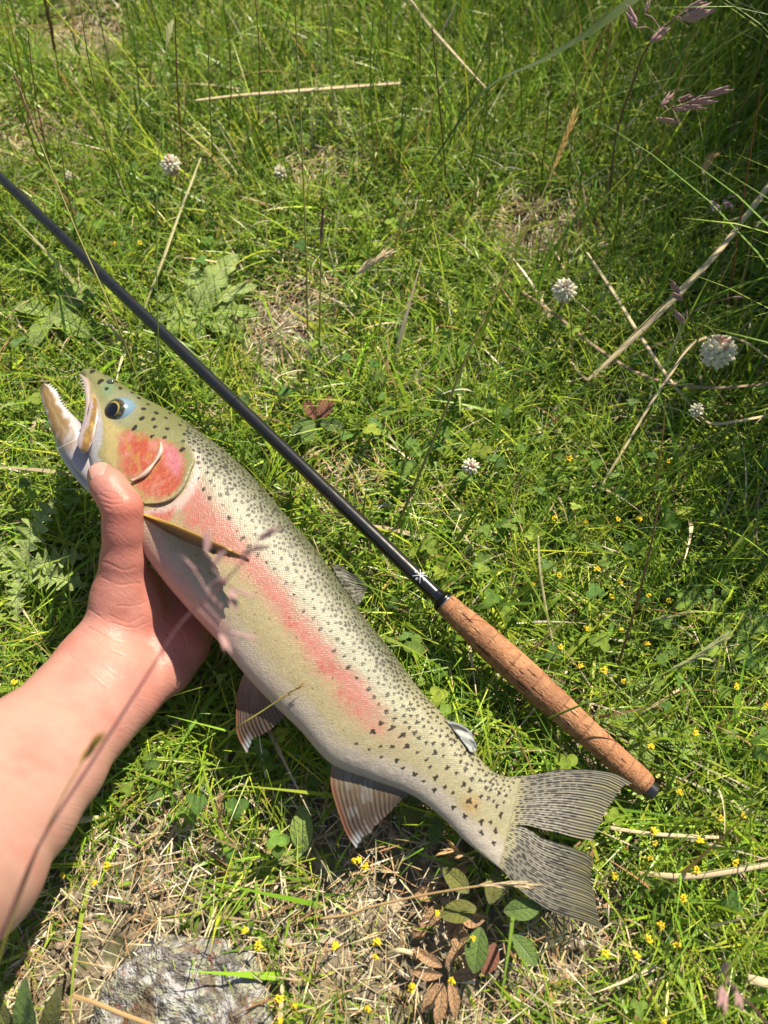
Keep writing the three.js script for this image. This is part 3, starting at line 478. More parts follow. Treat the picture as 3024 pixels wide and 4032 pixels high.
// ---------- fishing rod ----------
{
  const G0 = at(1747, 2371, .036), A0 = at(0, 698, .052), butt = at(2548, 3098, .019);
  const rod = thing('fishing_rod', 'black telescopic fishing rod with a cork grip lying in the grass', 'fishing rod');
  const lathe = (name, p, q, prof, mat, parent, seg = 40) => {     // prof: [share of p..q, radius]
    const L = p.distanceTo(q), pts = prof.map(([t, r]) => new THREE.Vector2(r, t * L)), g = new THREE.LatheGeometry(pts, seg);
    const m = mesh(name, g, mat, parent); m.position.copy(p); m.quaternion.setFromUnitVectors(V3(0, 1, 0), q.clone().sub(p).normalize()); m.updateMatrixWorld(); occupy(g.toNonIndexed(), m.matrixWorld); return m;
  };
  const dense = (prof, n) => { const out = []; for (let i = 1; i < prof.length; i++) for (let k = 0; k < n; k++) out.push([lerp(prof[i - 1][0], prof[i][0], k / n), lerp(prof[i - 1][1], prof[i][1], k / n)]); out.push(prof[prof.length - 1]); return out; };
  const rough = tex(256, 256, (u, v) => .5 + .5 * (fbm(u * 30, v * 120, 3) - .5) + (noise(u * 200, v * 40) > .93 ? .2 : 0), false, THREE.RepeatWrapping);
  const black = std({ color: col(24, 25, 28), roughness: .42, roughnessMap: rough, clearcoat: .5, clearcoatRoughness: .35 }), gloss = std({ color: col(14, 15, 18), roughness: .12, clearcoat: 1, clearcoatRoughness: .05 });
  const far = A0.clone().lerp(G0, -0.95), along = (x, y, h) => { const p = at(x, y, h), d = G0.clone().sub(A0).normalize(); return A0.clone().addScaledVector(d, p.sub(A0).dot(d)); };
  const cuts = [far, along(228, 915, .05), along(925, 1580, .044), along(1283, 1932, .041), along(1716, 2336, .037)];
  const rads = [[.0034, .0046], [.0047, .0049], [.0049, .0050], [.0052, .0053]];
  for (let i = 0; i < 4; i++) lathe('blank_section', cuts[i], cuts[i + 1], dense([[-.002, 0], [0, rads[i][0] - .0004], [.004, rads[i][0]], [.995, rads[i][1]], [1, rads[i][1]]], 12), black, rod);
  lathe('grip_collar', cuts[4], G0, dense([[0, 0], [0.001, .0054], [.5, .0057], [.9, .0062], [1, .0064]], 6), gloss, rod);
  const gd = butt.clone().sub(G0).normalize(), ck = G0.clone().addScaledVector(gd, .0006);
  lathe('winding_check', G0.clone().addScaledVector(gd, -.0036), ck, dense([[0, .0060], [.06, .0068], [.5, .0080], [.9, .0081], [1, .0076]], 3), std({ color: col(26, 27, 30), roughness: .3, metalness: .6 }), rod);
  lathe('check_ring', ck, G0.clone().addScaledVector(gd, .0016), dense([[0, .0074], [.1, .0080], [.8, .0080], [1, .007]], 2), std({ color: col(150, 152, 156), roughness: .25, metalness: .9 }), rod);
  const pits = []; for (let k = 0; k < 150; k++) pits.push([rnd(), rnd(), R(.006, .03), R(.004, .011), R(-.3, .3), rnd()]);
  const pit = (u, v) => { let m = 0, light = 0; for (const p of pits) { let du = Math.abs(u - p[0]); du = Math.min(du, 1 - du); const dv = v - p[1]; if (du > .06 || Math.abs(dv) > .04) continue; const w = (noise(u * 60 + p[5] * 40, v * 160) - .5) * .012; const d = ((dv + du * p[4] * .4) / (p[2] * .9)) ** 2 + ((u - p[0] + w) / (p[3])) ** 2; const q = sstep(1.1, .5, d); if (q > m) { m = q; light = p[5] > .68 ? 1 : 0; } } return [m, light]; };
  const rings = 13, corkMap = tex(512, 1024, (u, v) => {
    const ring = Math.floor(v * rings + .03 * fbm(u * 8, v * 20, 2)), h = hash(ring, 3), g = fbm(u * 9 + h * 40, v * 120 + fbm(u * 7, v * 14, 2) * 6, 3), s = fbm(u * 70, v * 130, 3);
    let c = mixc(rgbLin(150, 102, 70), rgbLin(184, 136, 98), g * 1.1 + h * .35 - .3); c = mixc(c, rgbLin(116, 74, 50), clamp((s - .55) * 2.6)); c = mixc(c, rgbLin(124, 84, 58), sstep(.5, .68, fbm(u * 5 + 9, v * 16, 3)) * .5);
    const edge = Math.abs((v * rings + .03 * fbm(u * 8, v * 20, 2)) % 1); c = mixc(c, rgbLin(110, 70, 48), sstep(.05, .015, Math.min(edge, 1 - edge)) * .6);
    const [m, l] = pit(u, v); return mixc(c, l ? rgbLin(220, 182, 130) : rgbLin(72, 42, 28), m * (l ? .8 : .92));
  });
  const corkBump = tex(512, 1024, (u, v) => .7 + .25 * (fbm(u * 60, v * 160, 3) - .5) - .6 * pit(u, v)[0], false);
  const cork = [[0, .0070], [.004, .0077], [.06, .0084], [.18, .0099], [.32, .0107], [.45, .0106], [.6, .0097], [.74, .0087], [.86, .0083], [.95, .0083], [.985, .0079], [1, .0070]];
  const cc = new THREE.CatmullRomCurve3(cork.map(p => V3(p[0], p[1], 0)));
  lathe('cork_grip', G0.clone().addScaledVector(gd, .0012), butt, Array.from({ length: 91 }, (_, i) => { const p = cc.getPoint(i / 90); return [p.x, p.y]; }), std({ map: corkMap, bumpMap: corkBump, bumpScale: .0022, roughness: .78 }), rod, 64);
  const cap0 = butt.clone().addScaledVector(gd, -.0015), cap1 = butt.clone().addScaledVector(gd, .0068);
  const cap = lathe('end_cap', cap0, cap1, dense([[0, .0056], [.3, .0056], [.7, .0056], [.92, .0051], [1, .0034], [1.001, 0]], 2), std({ color: col(96, 98, 102), roughness: .3, metalness: .9 }), rod);
  { const L = cap0.distanceTo(cap1), rib = new THREE.BoxGeometry(.0005, L * .55, .0007); for (let k = 0; k < 36; k++) { const a = k / 36 * 6.2832, m = mesh('knurl', rib, cap.material, cap); m.position.set(Math.cos(a) * .0057, L * .5, Math.sin(a) * .0057); m.rotation.y = -a; } }
  // printed mark: two crossed rods, a fish and small letters, on a sleeve just over the paint
  const cv = document.createElement('canvas'); cv.width = cv.height = 256; const x = cv.getContext('2d');
  x.fillStyle = '#000'; x.fillRect(0, 0, 256, 256); x.strokeStyle = x.fillStyle = '#fff'; x.lineWidth = 9; x.lineCap = 'butt';
  x.beginPath(); x.moveTo(40, 30); x.lineTo(216, 236); x.moveTo(216, 30); x.lineTo(40, 236); x.stroke();
  x.lineWidth = 16; x.beginPath(); x.moveTo(40, 236); x.lineTo(62, 210); x.moveTo(216, 236); x.lineTo(194, 210); x.stroke();
  x.beginPath(); x.ellipse(128, 208, 20, 34, 0, 0, 7); x.fill(); x.beginPath(); x.moveTo(128, 228); x.lineTo(150, 256); x.lineTo(106, 256); x.fill();
  x.font = 'bold 62px serif'; x.textAlign = 'center'; x.textBaseline = 'middle'; x.fillText('T', 36, 132); x.fillText('C', 220, 132); x.fillText('R', 128, 48);
  const mk = new THREE.CanvasTexture(cv), s0 = along(1640, 2264, .038), s1 = along(1672, 2296, .038);
  const L2 = .0108, ax = G0.clone().sub(A0).normalize(), mid = s0.clone().lerp(s1, .35), pp = [], pu = [], pi = [], nA = 20, up = V3(0, 1, 0).addScaledVector(ax, -ax.y).normalize(), sd = V3().crossVectors(ax, up);
  for (let i = 0; i <= 1; i++) for (let k = 0; k <= nA; k++) { const a = lerp(-1.0, 1.0, k / nA) - .1, r = .00545, q = mid.clone().addScaledVector(ax, (i - .5) * L2).addScaledVector(up, Math.cos(a) * r).addScaledVector(sd, Math.sin(a) * r); pp.push(q.x, q.y, q.z); pu.push(i, k / nA); }
  for (let k = 0; k < nA; k++) pi.push(k, k + 1, k + nA + 1, k + 1, k + nA + 2, k + nA + 1);
  mesh('printed_mark', geoFrom(pp, pi, pu), std({ color: col(214, 226, 234), alphaMap: mk, transparent: true, alphaTest: .5, roughness: .5 }), rod);
}

// ---------- grass, thatch and clover: what nobody could count ----------
const leafMat = o => std({ roughness: 1, transmission: .4, color: 0xffffff, ior: 1.4, ...o });
function bladeGeo(bend, twist, taper, segs = 7, fold = .18) {      // unit blade from the soil along +y, leaning to +x, as wide as 1 in z
  const pos = [], idx = [], sp = []; let x = 0, y = 0, a = bend[0];
  for (let i = 0; i <= segs; i++) {
    const t = i / segs; if (i) { a = lerp(bend[0], bend[1], t); x += Math.sin(a) / segs; y += Math.cos(a) / segs; }
    const w = .5 * (taper === 'round' ? Math.pow(Math.sin(Math.PI * lerp(.12, .985, t)), .6) : Math.pow(1 - t, .7) * (.75 + .45 * Math.sin(Math.PI * Math.min(1, t * 1.6)))) + .01, tw = twist * t;
    sp.push([x, y]); const c = Math.cos(tw), s = Math.sin(tw), nx = Math.cos(a), ny = -Math.sin(a);
    for (const k of [-1, 1]) pos.push(x + nx * s * k * w * .02, y + ny * s * k * w * .02, c * k * w);
  }
  for (let i = 0; i < segs; i++) { const b = i * 2; idx.push(b, b + 2, b + 1, b + 1, b + 2, b + 3); }
  const g = geoFrom(pos, idx); g.userData.spine = sp; return g;
}
const q1 = new THREE.Quaternion(), q2 = new THREE.Quaternion(), M4 = new THREE.Matrix4(), UP = V3(0, 1, 0);
function tryPlace(geo, x, z, yaw, lean, len, wid, list, y0 = 0, pad = .002) {
  // lean tips the blade further over, towards its own +x
  q1.setFromAxisAngle(UP, yaw); q2.setFromAxisAngle(V3(0, 0, 1), -lean); q1.multiply(q2);
  for (const [a, b] of geo.userData.spine) { const p = V3(a * len, b * len, 0).applyQuaternion(q1); if (p.y < -.02) return false; if (blocked(x + p.x, y0 + p.y, z + p.z, pad)) return false; }
  M4.compose(V3(x, y0, z), q1, V3(len, len, wid)); list.push(M4.clone()); return true;
}
function baked(name, geo, mat, mats, colors, parent) {       // all copies joined into one mesh, each in its own colour
  const P = geo.attributes.position, N = geo.attributes.normal, I = geo.index.array, n = P.count, k = mats.length, pos = new Float32Array(n * k * 3), nor = new Float32Array(n * k * 3), cl = new Float32Array(n * k * 3), idx = new Uint32Array(I.length * k), v = V3(), nm = new THREE.Matrix3();
  for (let q = 0; q < k; q++) {
    nm.getNormalMatrix(mats[q]);
    for (let i = 0; i < n; i++) { const o = (q * n + i) * 3; v.fromBufferAttribute(P, i).applyMatrix4(mats[q]).toArray(pos, o); v.fromBufferAttribute(N, i).applyMatrix3(nm).normalize().toArray(nor, o); cl.set(colors[q], o); }
    for (let i = 0; i < I.length; i++) idx[q * I.length + i] = I[i] + q * n;
  }
  const g = new THREE.BufferGeometry(); g.setAttribute('position', new THREE.BufferAttribute(pos, 3)); g.setAttribute('normal', new THREE.BufferAttribute(nor, 3)); g.setAttribute('color', new THREE.BufferAttribute(cl, 3)); g.setIndex(new THREE.BufferAttribute(idx, 1));
  mat.vertexColors = true; const m = mesh(name, g, mat, parent); m.userData.kind = 'stuff'; return m;
}
function instanced(name, geo, mat, mats, colors, parent) {
  const m = new THREE.InstancedMesh(geo, mat, mats.length); m.name = name; m.castShadow = m.receiveShadow = true;
  mats.forEach((q, i) => m.setMatrixAt(i, q)); const c = new THREE.Color(); colors.forEach((k, i) => m.setColorAt(i, c.setRGB(...k))); parent.add(m); return m;
}
// bare, trodden patches of soil and thatch (plan spots, radius in metres) and lush ones
const bare = [[330, 130, .09], [1120, 1290, .085], [560, 3480, .085], [480, 3790, .10], [1180, 3190, .05], [1560, 3560, .10], [2080, 900, .07], [1250, 3700, .09], [1750, 3900, .09], [950, 3800, .07], [1330, 1900, .05], [130, 560, .05], [760, 3300, .05], [1250, 700, .05], [2200, 3720, .06]].map(([x, y, r]) => { const p = at(x, y); return [p.x, p.z, r]; });
const bareness = (x, z) => { let b = 0; for (const p of bare) b = Math.max(b, 1 - Math.hypot(x - p[0], z - p[1]) / p[2]); return clamp(b * 1.6 + (fbm(x * 22 + 5, z * 22, 3) - .55) * 1.6); };
const rockC = at(715, 4075, 0);
const onRock = (x, z, k = 1) => Math.hypot((x - rockC.x) / .05, (z - rockC.z) / .05) < k;
const shrubby = (x, z) => sstep(-.25, .6, x) * .6 + sstep(-.1, -.6, z) * .6;        // the grass grows taller to the right and away
const greens = [[.20, .33, .018], [.26, .39, .024], [.14, .26, .016], [.33, .43, .04], [.18, .33, .035], [.35, .42, .035], [.11, .22, .016]];
const strawC = [[.50, .40, .22], [.58, .50, .33], [.40, .30, .15], [.62, .55, .42], [.34, .20, .10]];
const vary = (c, a) => { const k = 1 + R(-a, a); return [c[0] * k * (1 + R(-.12, .12)), c[1] * k, c[2] * k]; };
{
  const variants = [[[.05, .5], 0], [[.1, .9], .3], [[.2, 1.3], -.3], [[.3, 1.9], .2], [[.0, .25], 0], [[.5, 1.5], .5], [[.15, 2.3], 0], [[.7, 1.2], -.4]].map(([b, t]) => bladeGeo(b, t, 'point'));
  const root = new THREE.Group(); root.name = 'meadow_grass'; scene.add(root); stuff(root, 'short green meadow grass covering the ground', 'grass');
  const thin = variants.map(() => [[], []]);
  const add = (v, x, z, yaw, lean, len, wid, c, y0) => { if (onRock(x, z, .93)) return; if (tryPlace(variants[v], x, z, yaw, lean, len, wid, thin[v][0], y0)) thin[v][1].push(c); };
  const where = s => { const a = rnd(), near = s; return near ? [R(-.62, .62), R(-.86, .44)] : [R(-2.4, 2.4), R(-2.8, 1.6)]; };
  for (let k = 0; k < 125000; k++) {                       // the sward itself
    const [x, z] = where(k % 20 < 17), b = bareness(x, z); if (rnd() < b * .93) continue;
    const clump = fbm(x * 30, z * 30, 2), h = shrubby(x, z), far = Math.abs(x) > .62 || z < -.86 || z > .44;
    const len = (R(.022, .06) + clump * .02 + h * R(0, .035)) * (far ? 1.3 : 1) * (1 - .45 * b), c = rnd() < .06 + b * .35 ? vary(strawC[Math.floor(rnd() * 5)], .25) : vary(greens[Math.floor(rnd() * 7)], .3);
    add(Math.floor(rnd() * 8), x, z, R(0, 6.283), R(0, .75) + (rnd() < .3 ? .5 : 0), len, R(.0009, .0023) * (far ? 1.7 : 1), c);
  }
  for (let k = 0; k < 3600; k++) {                        // broader blades lying over
    const [x, z] = where(k % 9 < 8), b = bareness(x, z); if (rnd() < b) continue;
    add(Math.floor(rnd() * 8), x, z, R(0, 6.283), R(.3, 1.1), R(.05, .11), R(.0024, .0046), vary(rnd() < .12 ? strawC[1] : greens[Math.floor(rnd() * 7)], .25));
  }
  for (let k = 0; k < 7000; k++) {                        // taller upright blades further back and to the right
    const x = R(-.75, .9), z = R(-1.15, .42); const p = shrubby(x, z) + sstep(-.25, -.5, z) * .5; if (rnd() > p * .8) continue; if (rnd() < bareness(x, z) * .8) continue;
    const len = R(.09, .2) * (.6 + .5 * p), c = rnd() < .1 ? vary([.36, .24, .08], .3) : vary(greens[Math.floor(rnd() * 7)], .3);
    add([0, 1, 4, 4, 2, 0][Math.floor(rnd() * 6)], x, z, R(0, 6.283), R(0, .4), len, R(.0012, .0026), c);
  }
  for (let k = 0; k < 9000; k++) {                        // far meadow round about
    const a = R(0, 6.283), r = 1.3 + 5 * Math.pow(rnd(), 1.6), x = Math.cos(a) * r, z = Math.sin(a) * r * 1.1 - .3; if (Math.abs(x) < .8 && z > -1.2 && z < .7) continue;
    add([0, 1, 2, 4][Math.floor(rnd() * 4)], x, z, R(0, 6.283), R(0, .5), R(.1, .3), R(.004, .009), vary(greens[Math.floor(rnd() * 7)], .3));
  }
  const gm = leafMat(), gm2 = std({ roughness: .38, color: 0xffffff, ior: 1.45 });
  variants.forEach((g, v) => baked('blades', g, v % 3 === 1 ? gm2 : gm, thin[v][0], thin[v][1], root));
  // thatch
  const th = [], tc = [], thG = bladeGeo([1.45, 1.62], 0, 'point', 4, 0), th2 = [], tc2 = [], thG2 = bladeGeo([1.2, 1.95], .4, 'point', 5, 0);
  for (let k = 0; k < 90000; k++) {
    const [x, z] = k % 12 < 11 ? [R(-.62, .62), R(-.86, .44)] : [R(-2, 2), R(-2.4, 1.4)], b = bareness(x, z); if (rnd() > .1 + b) continue; if (onRock(x, z, .98)) continue;
    const c = vary(strawC[Math.floor(rnd() * 5)], .3), o = rnd() < .6;
    if (tryPlace(o ? thG : thG2, x, z, R(0, 6.283), R(-.25, .12), R(.006, .026), R(.0004, .0010), o ? th : th2, R(.001, .010 + .008 * b))) (o ? tc : tc2).push(c);
  }
  const tr = new THREE.Group(); tr.name = 'dry_thatch'; scene.add(tr); stuff(tr, 'pale dry grass litter scattered over the soil', 'thatch');
  const tm = std({ roughness: .8, color: 0xffffff }); baked('straws', thG, tm, th, tc, tr); baked('straws', thG2, tm, th2, tc2, tr);
  // crumbs of soil
  const cg = new THREE.IcosahedronGeometry(1, 0), cm = [], cc = [];
  for (let k = 0; k < 9000; k++) { const x = R(-.62, .62), z = R(-.86, .44); if (rnd() > .06 + bareness(x, z)) continue; const s = R(.0006, .0032); M4.compose(V3(x, s * .4, z), q1.setFromEuler(new THREE.Euler(R(0, 6), R(0, 6), R(0, 6))), V3(s * R(.7, 1.4), s, s * R(.7, 1.3))); cm.push(M4.clone()); cc.push(vary(rnd() < .3 ? [.42, .38, .31] : [.2, .17, .13], .4)); }
  stuff(instanced('soil_crumbs', cg, std({ roughness: 1, color: 0xffffff }), cm, cc, scene), 'crumbs of grey brown soil between the grass', 'soil');
}
// a leaf blade: outline half-width(t), folded along the rib, curving down along its length; base at origin, runs along +x, top side +y
function leafGeo(len, wid, outline, { nt = 26, fold = .25, droop = .6, rise = .2, wave = 0, across = 3 } = {}) {
  const pos = [], idx = [], uv = [], n = across * 2 + 1; let x = 0, y = 0;
  for (let i = 0; i <= nt; i++) {
    const t = i / nt, a = rise - droop * t; if (i) { x += Math.cos(a) * len / nt; y += Math.sin(a) * len / nt; }
    for (let k = 0; k < n; k++) { const s = k / across - 1, w = wid * outline(t, s) * s; pos.push(x, y + Math.abs(w) * fold + wave * wid * Math.sin(t * 19 + s * 2) * Math.abs(s), w); uv.push(t, s * .5 + .5); }
  }
  for (let i = 0; i < nt; i++) for (let k = 0; k < n - 1; k++) { const a = i * n + k; idx.push(a, a + 1, a + n, a + 1, a + n + 1, a + n); }
  return geoFrom(pos, idx, uv);
}
const veinTex = tex(256, 256, (t, v) => { const s = Math.abs(v * 2 - 1), n = fbm(t * 12, v * 12, 3), f = fbm(t * 50, v * 50, 2), side = Math.abs(((t * 7 - s * 1.2) % 1 + 1) % 1 - .5) * 2, k = .62 + .3 * n + .18 * (f - .5) + .16 * sstep(.86, 1, side) * (1 - s) + .3 * sstep(.09, .02, s); return [k * 1.02, k, k * .95]; });
const veinBump = tex(256, 256, (t, v) => { const s = Math.abs(v * 2 - 1), side = Math.abs(((t * 7 - s * 1.2) % 1 + 1) % 1 - .5) * 2; return .5 + .4 * fbm(t * 16, v * 10, 3) - .35 * sstep(.8, 1, side) - .4 * sstep(.12, .02, s); }, false);
const cloverTex = tex(128, 128, (t, v) => { const s = v * 2 - 1, n = fbm(t * 10, v * 10, 3), ch = Math.abs(t - .52 + .25 * Math.abs(s)); const k = .62 + .28 * n + .22 * sstep(.11, .03, ch) + .14 * sstep(.12, .03, Math.abs(s)); return [k, k, k]; });
const oval = t => Math.pow(Math.sin(Math.PI * clamp(t * .97 + .015)), .75);
// clover leaves: three round leaflets on a stalk
{
  const leaflet = leafGeo(1, .46, t => Math.pow(Math.sin(Math.PI * Math.min(.985, Math.pow(t, 1.15) * .94 + .05)), .55), { nt: 8, fold: .16, droop: .5, rise: .2, across: 2 });
  const three = []; for (let k = 0; k < 3; k++) { const g = leaflet.clone(); g.rotateY(k * 2.094 + .1 * k); three.push(g); }
  const tri = mergeGeometries(three), mats = [], cols = [];
  const stalk = new THREE.CylinderGeometry(.4, .5, 1, 5); stalk.translate(0, -.5, 0); const sm = [], sc = [];
  const patches = [[2600, 2500, .22], [2350, 2150, .16], [2800, 1900, .14], [2000, 2700, .10], [1500, 900, .10], [1500, 1600, .08], [1150, 850, .10], [2500, 1750, .15], [2750, 3000, .16], [2300, 3400, .14], [1950, 2300, .10], [250, 1150, .08], [500, 650, .09], [1050, 3350, .07], [900, 3050, .06], [150, 2000, .09], [2000, 1700, .12]].map(([x, y, r]) => { const p = at(x, y); return [p.x, p.z, r]; });
  for (let k = 0; k < 9000 && mats.length < 420; k++) {
    const p = patches[Math.floor(rnd() * patches.length)], a = R(0, 6.283), r = p[2] * Math.sqrt(rnd()) * 1.15, free = rnd() < .2, x = free ? R(-.6, .6) : p[0] + Math.cos(a) * r, z = free ? R(-.85, .43) : p[1] + Math.sin(a) * r, y = R(.012, .038), s = R(.0042, .0082);
    if (rnd() < bareness(x, z) || onRock(x, z)) continue; if (blocked(x, y + s * .3, z, .006) || blocked(x + s, y + s * .3, z, .006) || blocked(x - s, y + s * .3, z, .006) || blocked(x, y + .003, z + s, .006) || blocked(x, y + .003, z - s, .006)) continue;
    const q = new THREE.Quaternion().setFromEuler(new THREE.Euler(R(-.5, .5), R(0, 6.283), R(-.5, .5))); M4.compose(V3(x, y, z), q, V3(s, s, s)); mats.push(M4.clone()); cols.push(vary([[.19, .33, .05], [.13, .26, .04], [.30, .42, .05], [.12, .24, .045]][Math.floor(rnd() * 4)], .25));
    M4.compose(V3(x, y, z), new THREE.Quaternion().setFromEuler(new THREE.Euler(R(-.3, .3), 0, R(-.3, .3))), V3(.0014, y, .0014)); sm.push(M4.clone()); sc.push(vary([.15, .22, .05], .2));
  }
  const root = new THREE.Group(); root.name = 'clover_leaves'; scene.add(root); stuff(root, 'low carpet of three part clover leaves among the grass', 'clover');
  instanced('leaflets', tri, leafMat({ transmission: .35, map: cloverTex }), mats, cols, root); instanced('leaf_stalks', stalk, std({ color: 0xffffff }), sm, sc, root);
}
// tall tussocks beyond the frame whose shade falls over the right of the lawn
{
  const g0 = bladeGeo([.05, .5], 0, 'point'), g1 = bladeGeo([.05, 1.0], .2, 'point'), spots = [[.63, -.55, .52, 520], [.74, -.76, .62, 560], [.64, -.98, .62, 520], [.56, -.30, .42, 420], [.50, -1.14, .60, 420], [.78, -.50, .62, 480], [.49, -.08, .32, 300]];
  const where = ['beside the seed heads', 'deep at the back', 'behind the purple seed heads', 'beside the clover', 'at the far edge', 'out past the rest', 'along the far side'];
  spots.forEach(([x, z, h, n], i) => {
    const m = [], c = []; for (let k = 0; k < n; k++) { const a = R(0, 6.28), r = .13 * Math.sqrt(rnd()); tryPlace(k % 2 ? g0 : g1, x + Math.cos(a) * r - x, z + Math.sin(a) * r - z, a + R(-.8, .8) + 0, R(0, .35), h * R(.6, 1.1), R(.004, .008), m, 0, -9); c.push(vary(greens[Math.floor(rnd() * 7)], .25)); }
    const geos = m.map((q, k) => { const g = (k % 2 ? g0 : g1).clone().applyMatrix4(q); const cc = new Float32Array(g.attributes.position.count * 3); for (let p = 0; p < cc.length; p += 3) cc.set(c[k], p); g.setAttribute('color', new THREE.BufferAttribute(cc, 3)); return g; });
    const t = thing('tall_grass_tussock', 'tall green grass tussock ' + where[i], 'grass tussock', V3(x, 0, z), 'tall tussocks at the edge of the meadow');
    mesh('blades', mergeGeometries(geos), leafMat({ vertexColors: true }), t).userData.kind = 'stuff';
  });
}

// ---------- single plants, stalks, flowers ----------
const stemMat = (c, o) => std({ color: new THREE.Color().setRGB(...c), roughness: .55, ...o });
const M = { olive: stemMat([.22, .22, .05]), green: stemMat([.14, .22, .03]), red: stemMat([.20, .07, .04]), pale: stemMat([.42, .40, .20]), straw: stemMat([.56, .46, .29], { roughness: .75 }), strawDark: stemMat([.32, .24, .15], { roughness: .8 }), purple: stemMat([.40, .25, .25], { roughness: 1, transmission: .15 }), purpleDark: stemMat([.14, .06, .07]), tan: stemMat([.5, .34, .16], { roughness: 1, transmission: .15 }), gold: stemMat([.36, .25, .06], { roughness: .7 }), greenHead: stemMat([.34, .38, .16], { roughness: 1, transmission: .15 }), brown: stemMat([.16, .09, .04], { roughness: .7 }) };
const P3 = a => a.map(p => at(...p));
// flattened straw with a split along it
function straw(label, pts, w, mat = M.straw) {
  const P = P3(pts), o = P[0].clone(), t = thing('straw', label, 'straw', o, 'dry straws lying in the grass');
  mesh('stalk', tubeAlong(P.map(p => p.clone().sub(o)), k => w * (.55 + .45 * Math.sin(Math.PI * lerp(.12, .9, k))), 36, 7, .55), mat, t);
  const off = P.map((p, i) => p.clone().sub(o).add(V3(w * .9 * Math.sin(i * 1.7), w * .35, w * .9 * Math.cos(i))));
  mesh('fibre', tubeAlong(off, k => w * .3 * (1 - .6 * k), 30, 5), mat === M.straw ? M.pale : mat, t); return t;
}
straw('broad pale straw slanting past the largest white clover flower', [[3090, 640, .09], [2960, 820, .075], [2820, 1000, .065], [2560, 1270, .05], [2313, 1500, .028]], .0026);
straw('pale straw crossing under the broad slanting straw', [[2310, 995, .05], [2420, 1160, .046], [2506, 1301, .042], [2627, 1482, .036], [2716, 1592, .022]], .0017);
straw('grey brown straw curving level below the round clover flower', [[2055, 1148, .03], [2200, 1250, .034], [2355, 1374, .034], [2542, 1482, .032], [2777, 1526, .036], [3080, 1508, .045]], .0017, M.strawDark);
straw('long thin straw arching around the largest clover flower', [[3060, 1440, .05], [2930, 1345, .055], [2838, 1322, .056], [2735, 1350, .054], [2627, 1494, .046], [2566, 1585, .04], [2458, 1765, .03], [2361, 1922, .02]], .0012);
straw('pale straw lying level among the tall stems at the back', [[772, 396, .05], [930, 378, .054], [1130, 362, .056], [1350, 345, .05], [1575, 328, .045]], .0022);
straw('pale straw slanting down through the tall grass', [[1600, -20, .11], [1700, 110, .10], [1800, 225, .09], [1912, 346, .07]], .0016);
straw('short pale straw leaning against the slanting one', [[1800, 10, .10], [1740, 120, .08], [1650, 240, .05]], .0013);
straw('thin pale straw standing behind the rod above the trout head', [[790, 622, .06], [745, 740, .056], [711, 829, .05], [640, 1030, .04], [592, 1150, .03], [536, 1317, .012]], .0012, M.pale);
straw('knotted pale straw beside the tail fin', [[2404, 3258, .022], [2550, 3282, .026], [2700, 3292, .026], [2850, 3300, .02]], .0013);
straw('pale curved straw running out past the tail', [[2516, 3434, .018], [2620, 3448, .024], [2717, 3450, .028], [2850, 3436, .034], [3070, 3396, .04]], .0019);
straw('pinkish straw lying over the grey rock', [[285, 3918, .032], [400, 3960, .038], [500, 4000, .04], [640, 4050, .04]], .0013, M.tan);
straw('short broken straw by the forearm', [[275, 3238, .02], [330, 3228, .022], [388, 3218, .02]], .0018, M.pale);
straw('thin upright straw beside the cork grip', [[2118, 2110, .05], [2126, 2240, .045], [2150, 2400, .03], [2184, 2565, .014]], .0010, M.pale);
straw('pale folded straw below the small clover flower', [[3060, 1630, .04], [2920, 1655, .036], [2800, 1668, .03], [2755, 1640, .028]], .0014);
straw('short pale straw bit at the bottom right', [[2945, 3850, .03], [2990, 3865, .032], [3060, 3880, .03]], .0028);
straw('bleached straw curl in the bare patch below the trout', [[1525, 3755, .012], [1570, 3742, .018], [1610, 3750, .016], [1640, 3772, .01]], .0015);
straw('short bent straw above the slanting pale one', [[2248, 1425, .03], [2280, 1465, .028], [2316, 1502, .022]], .0012);
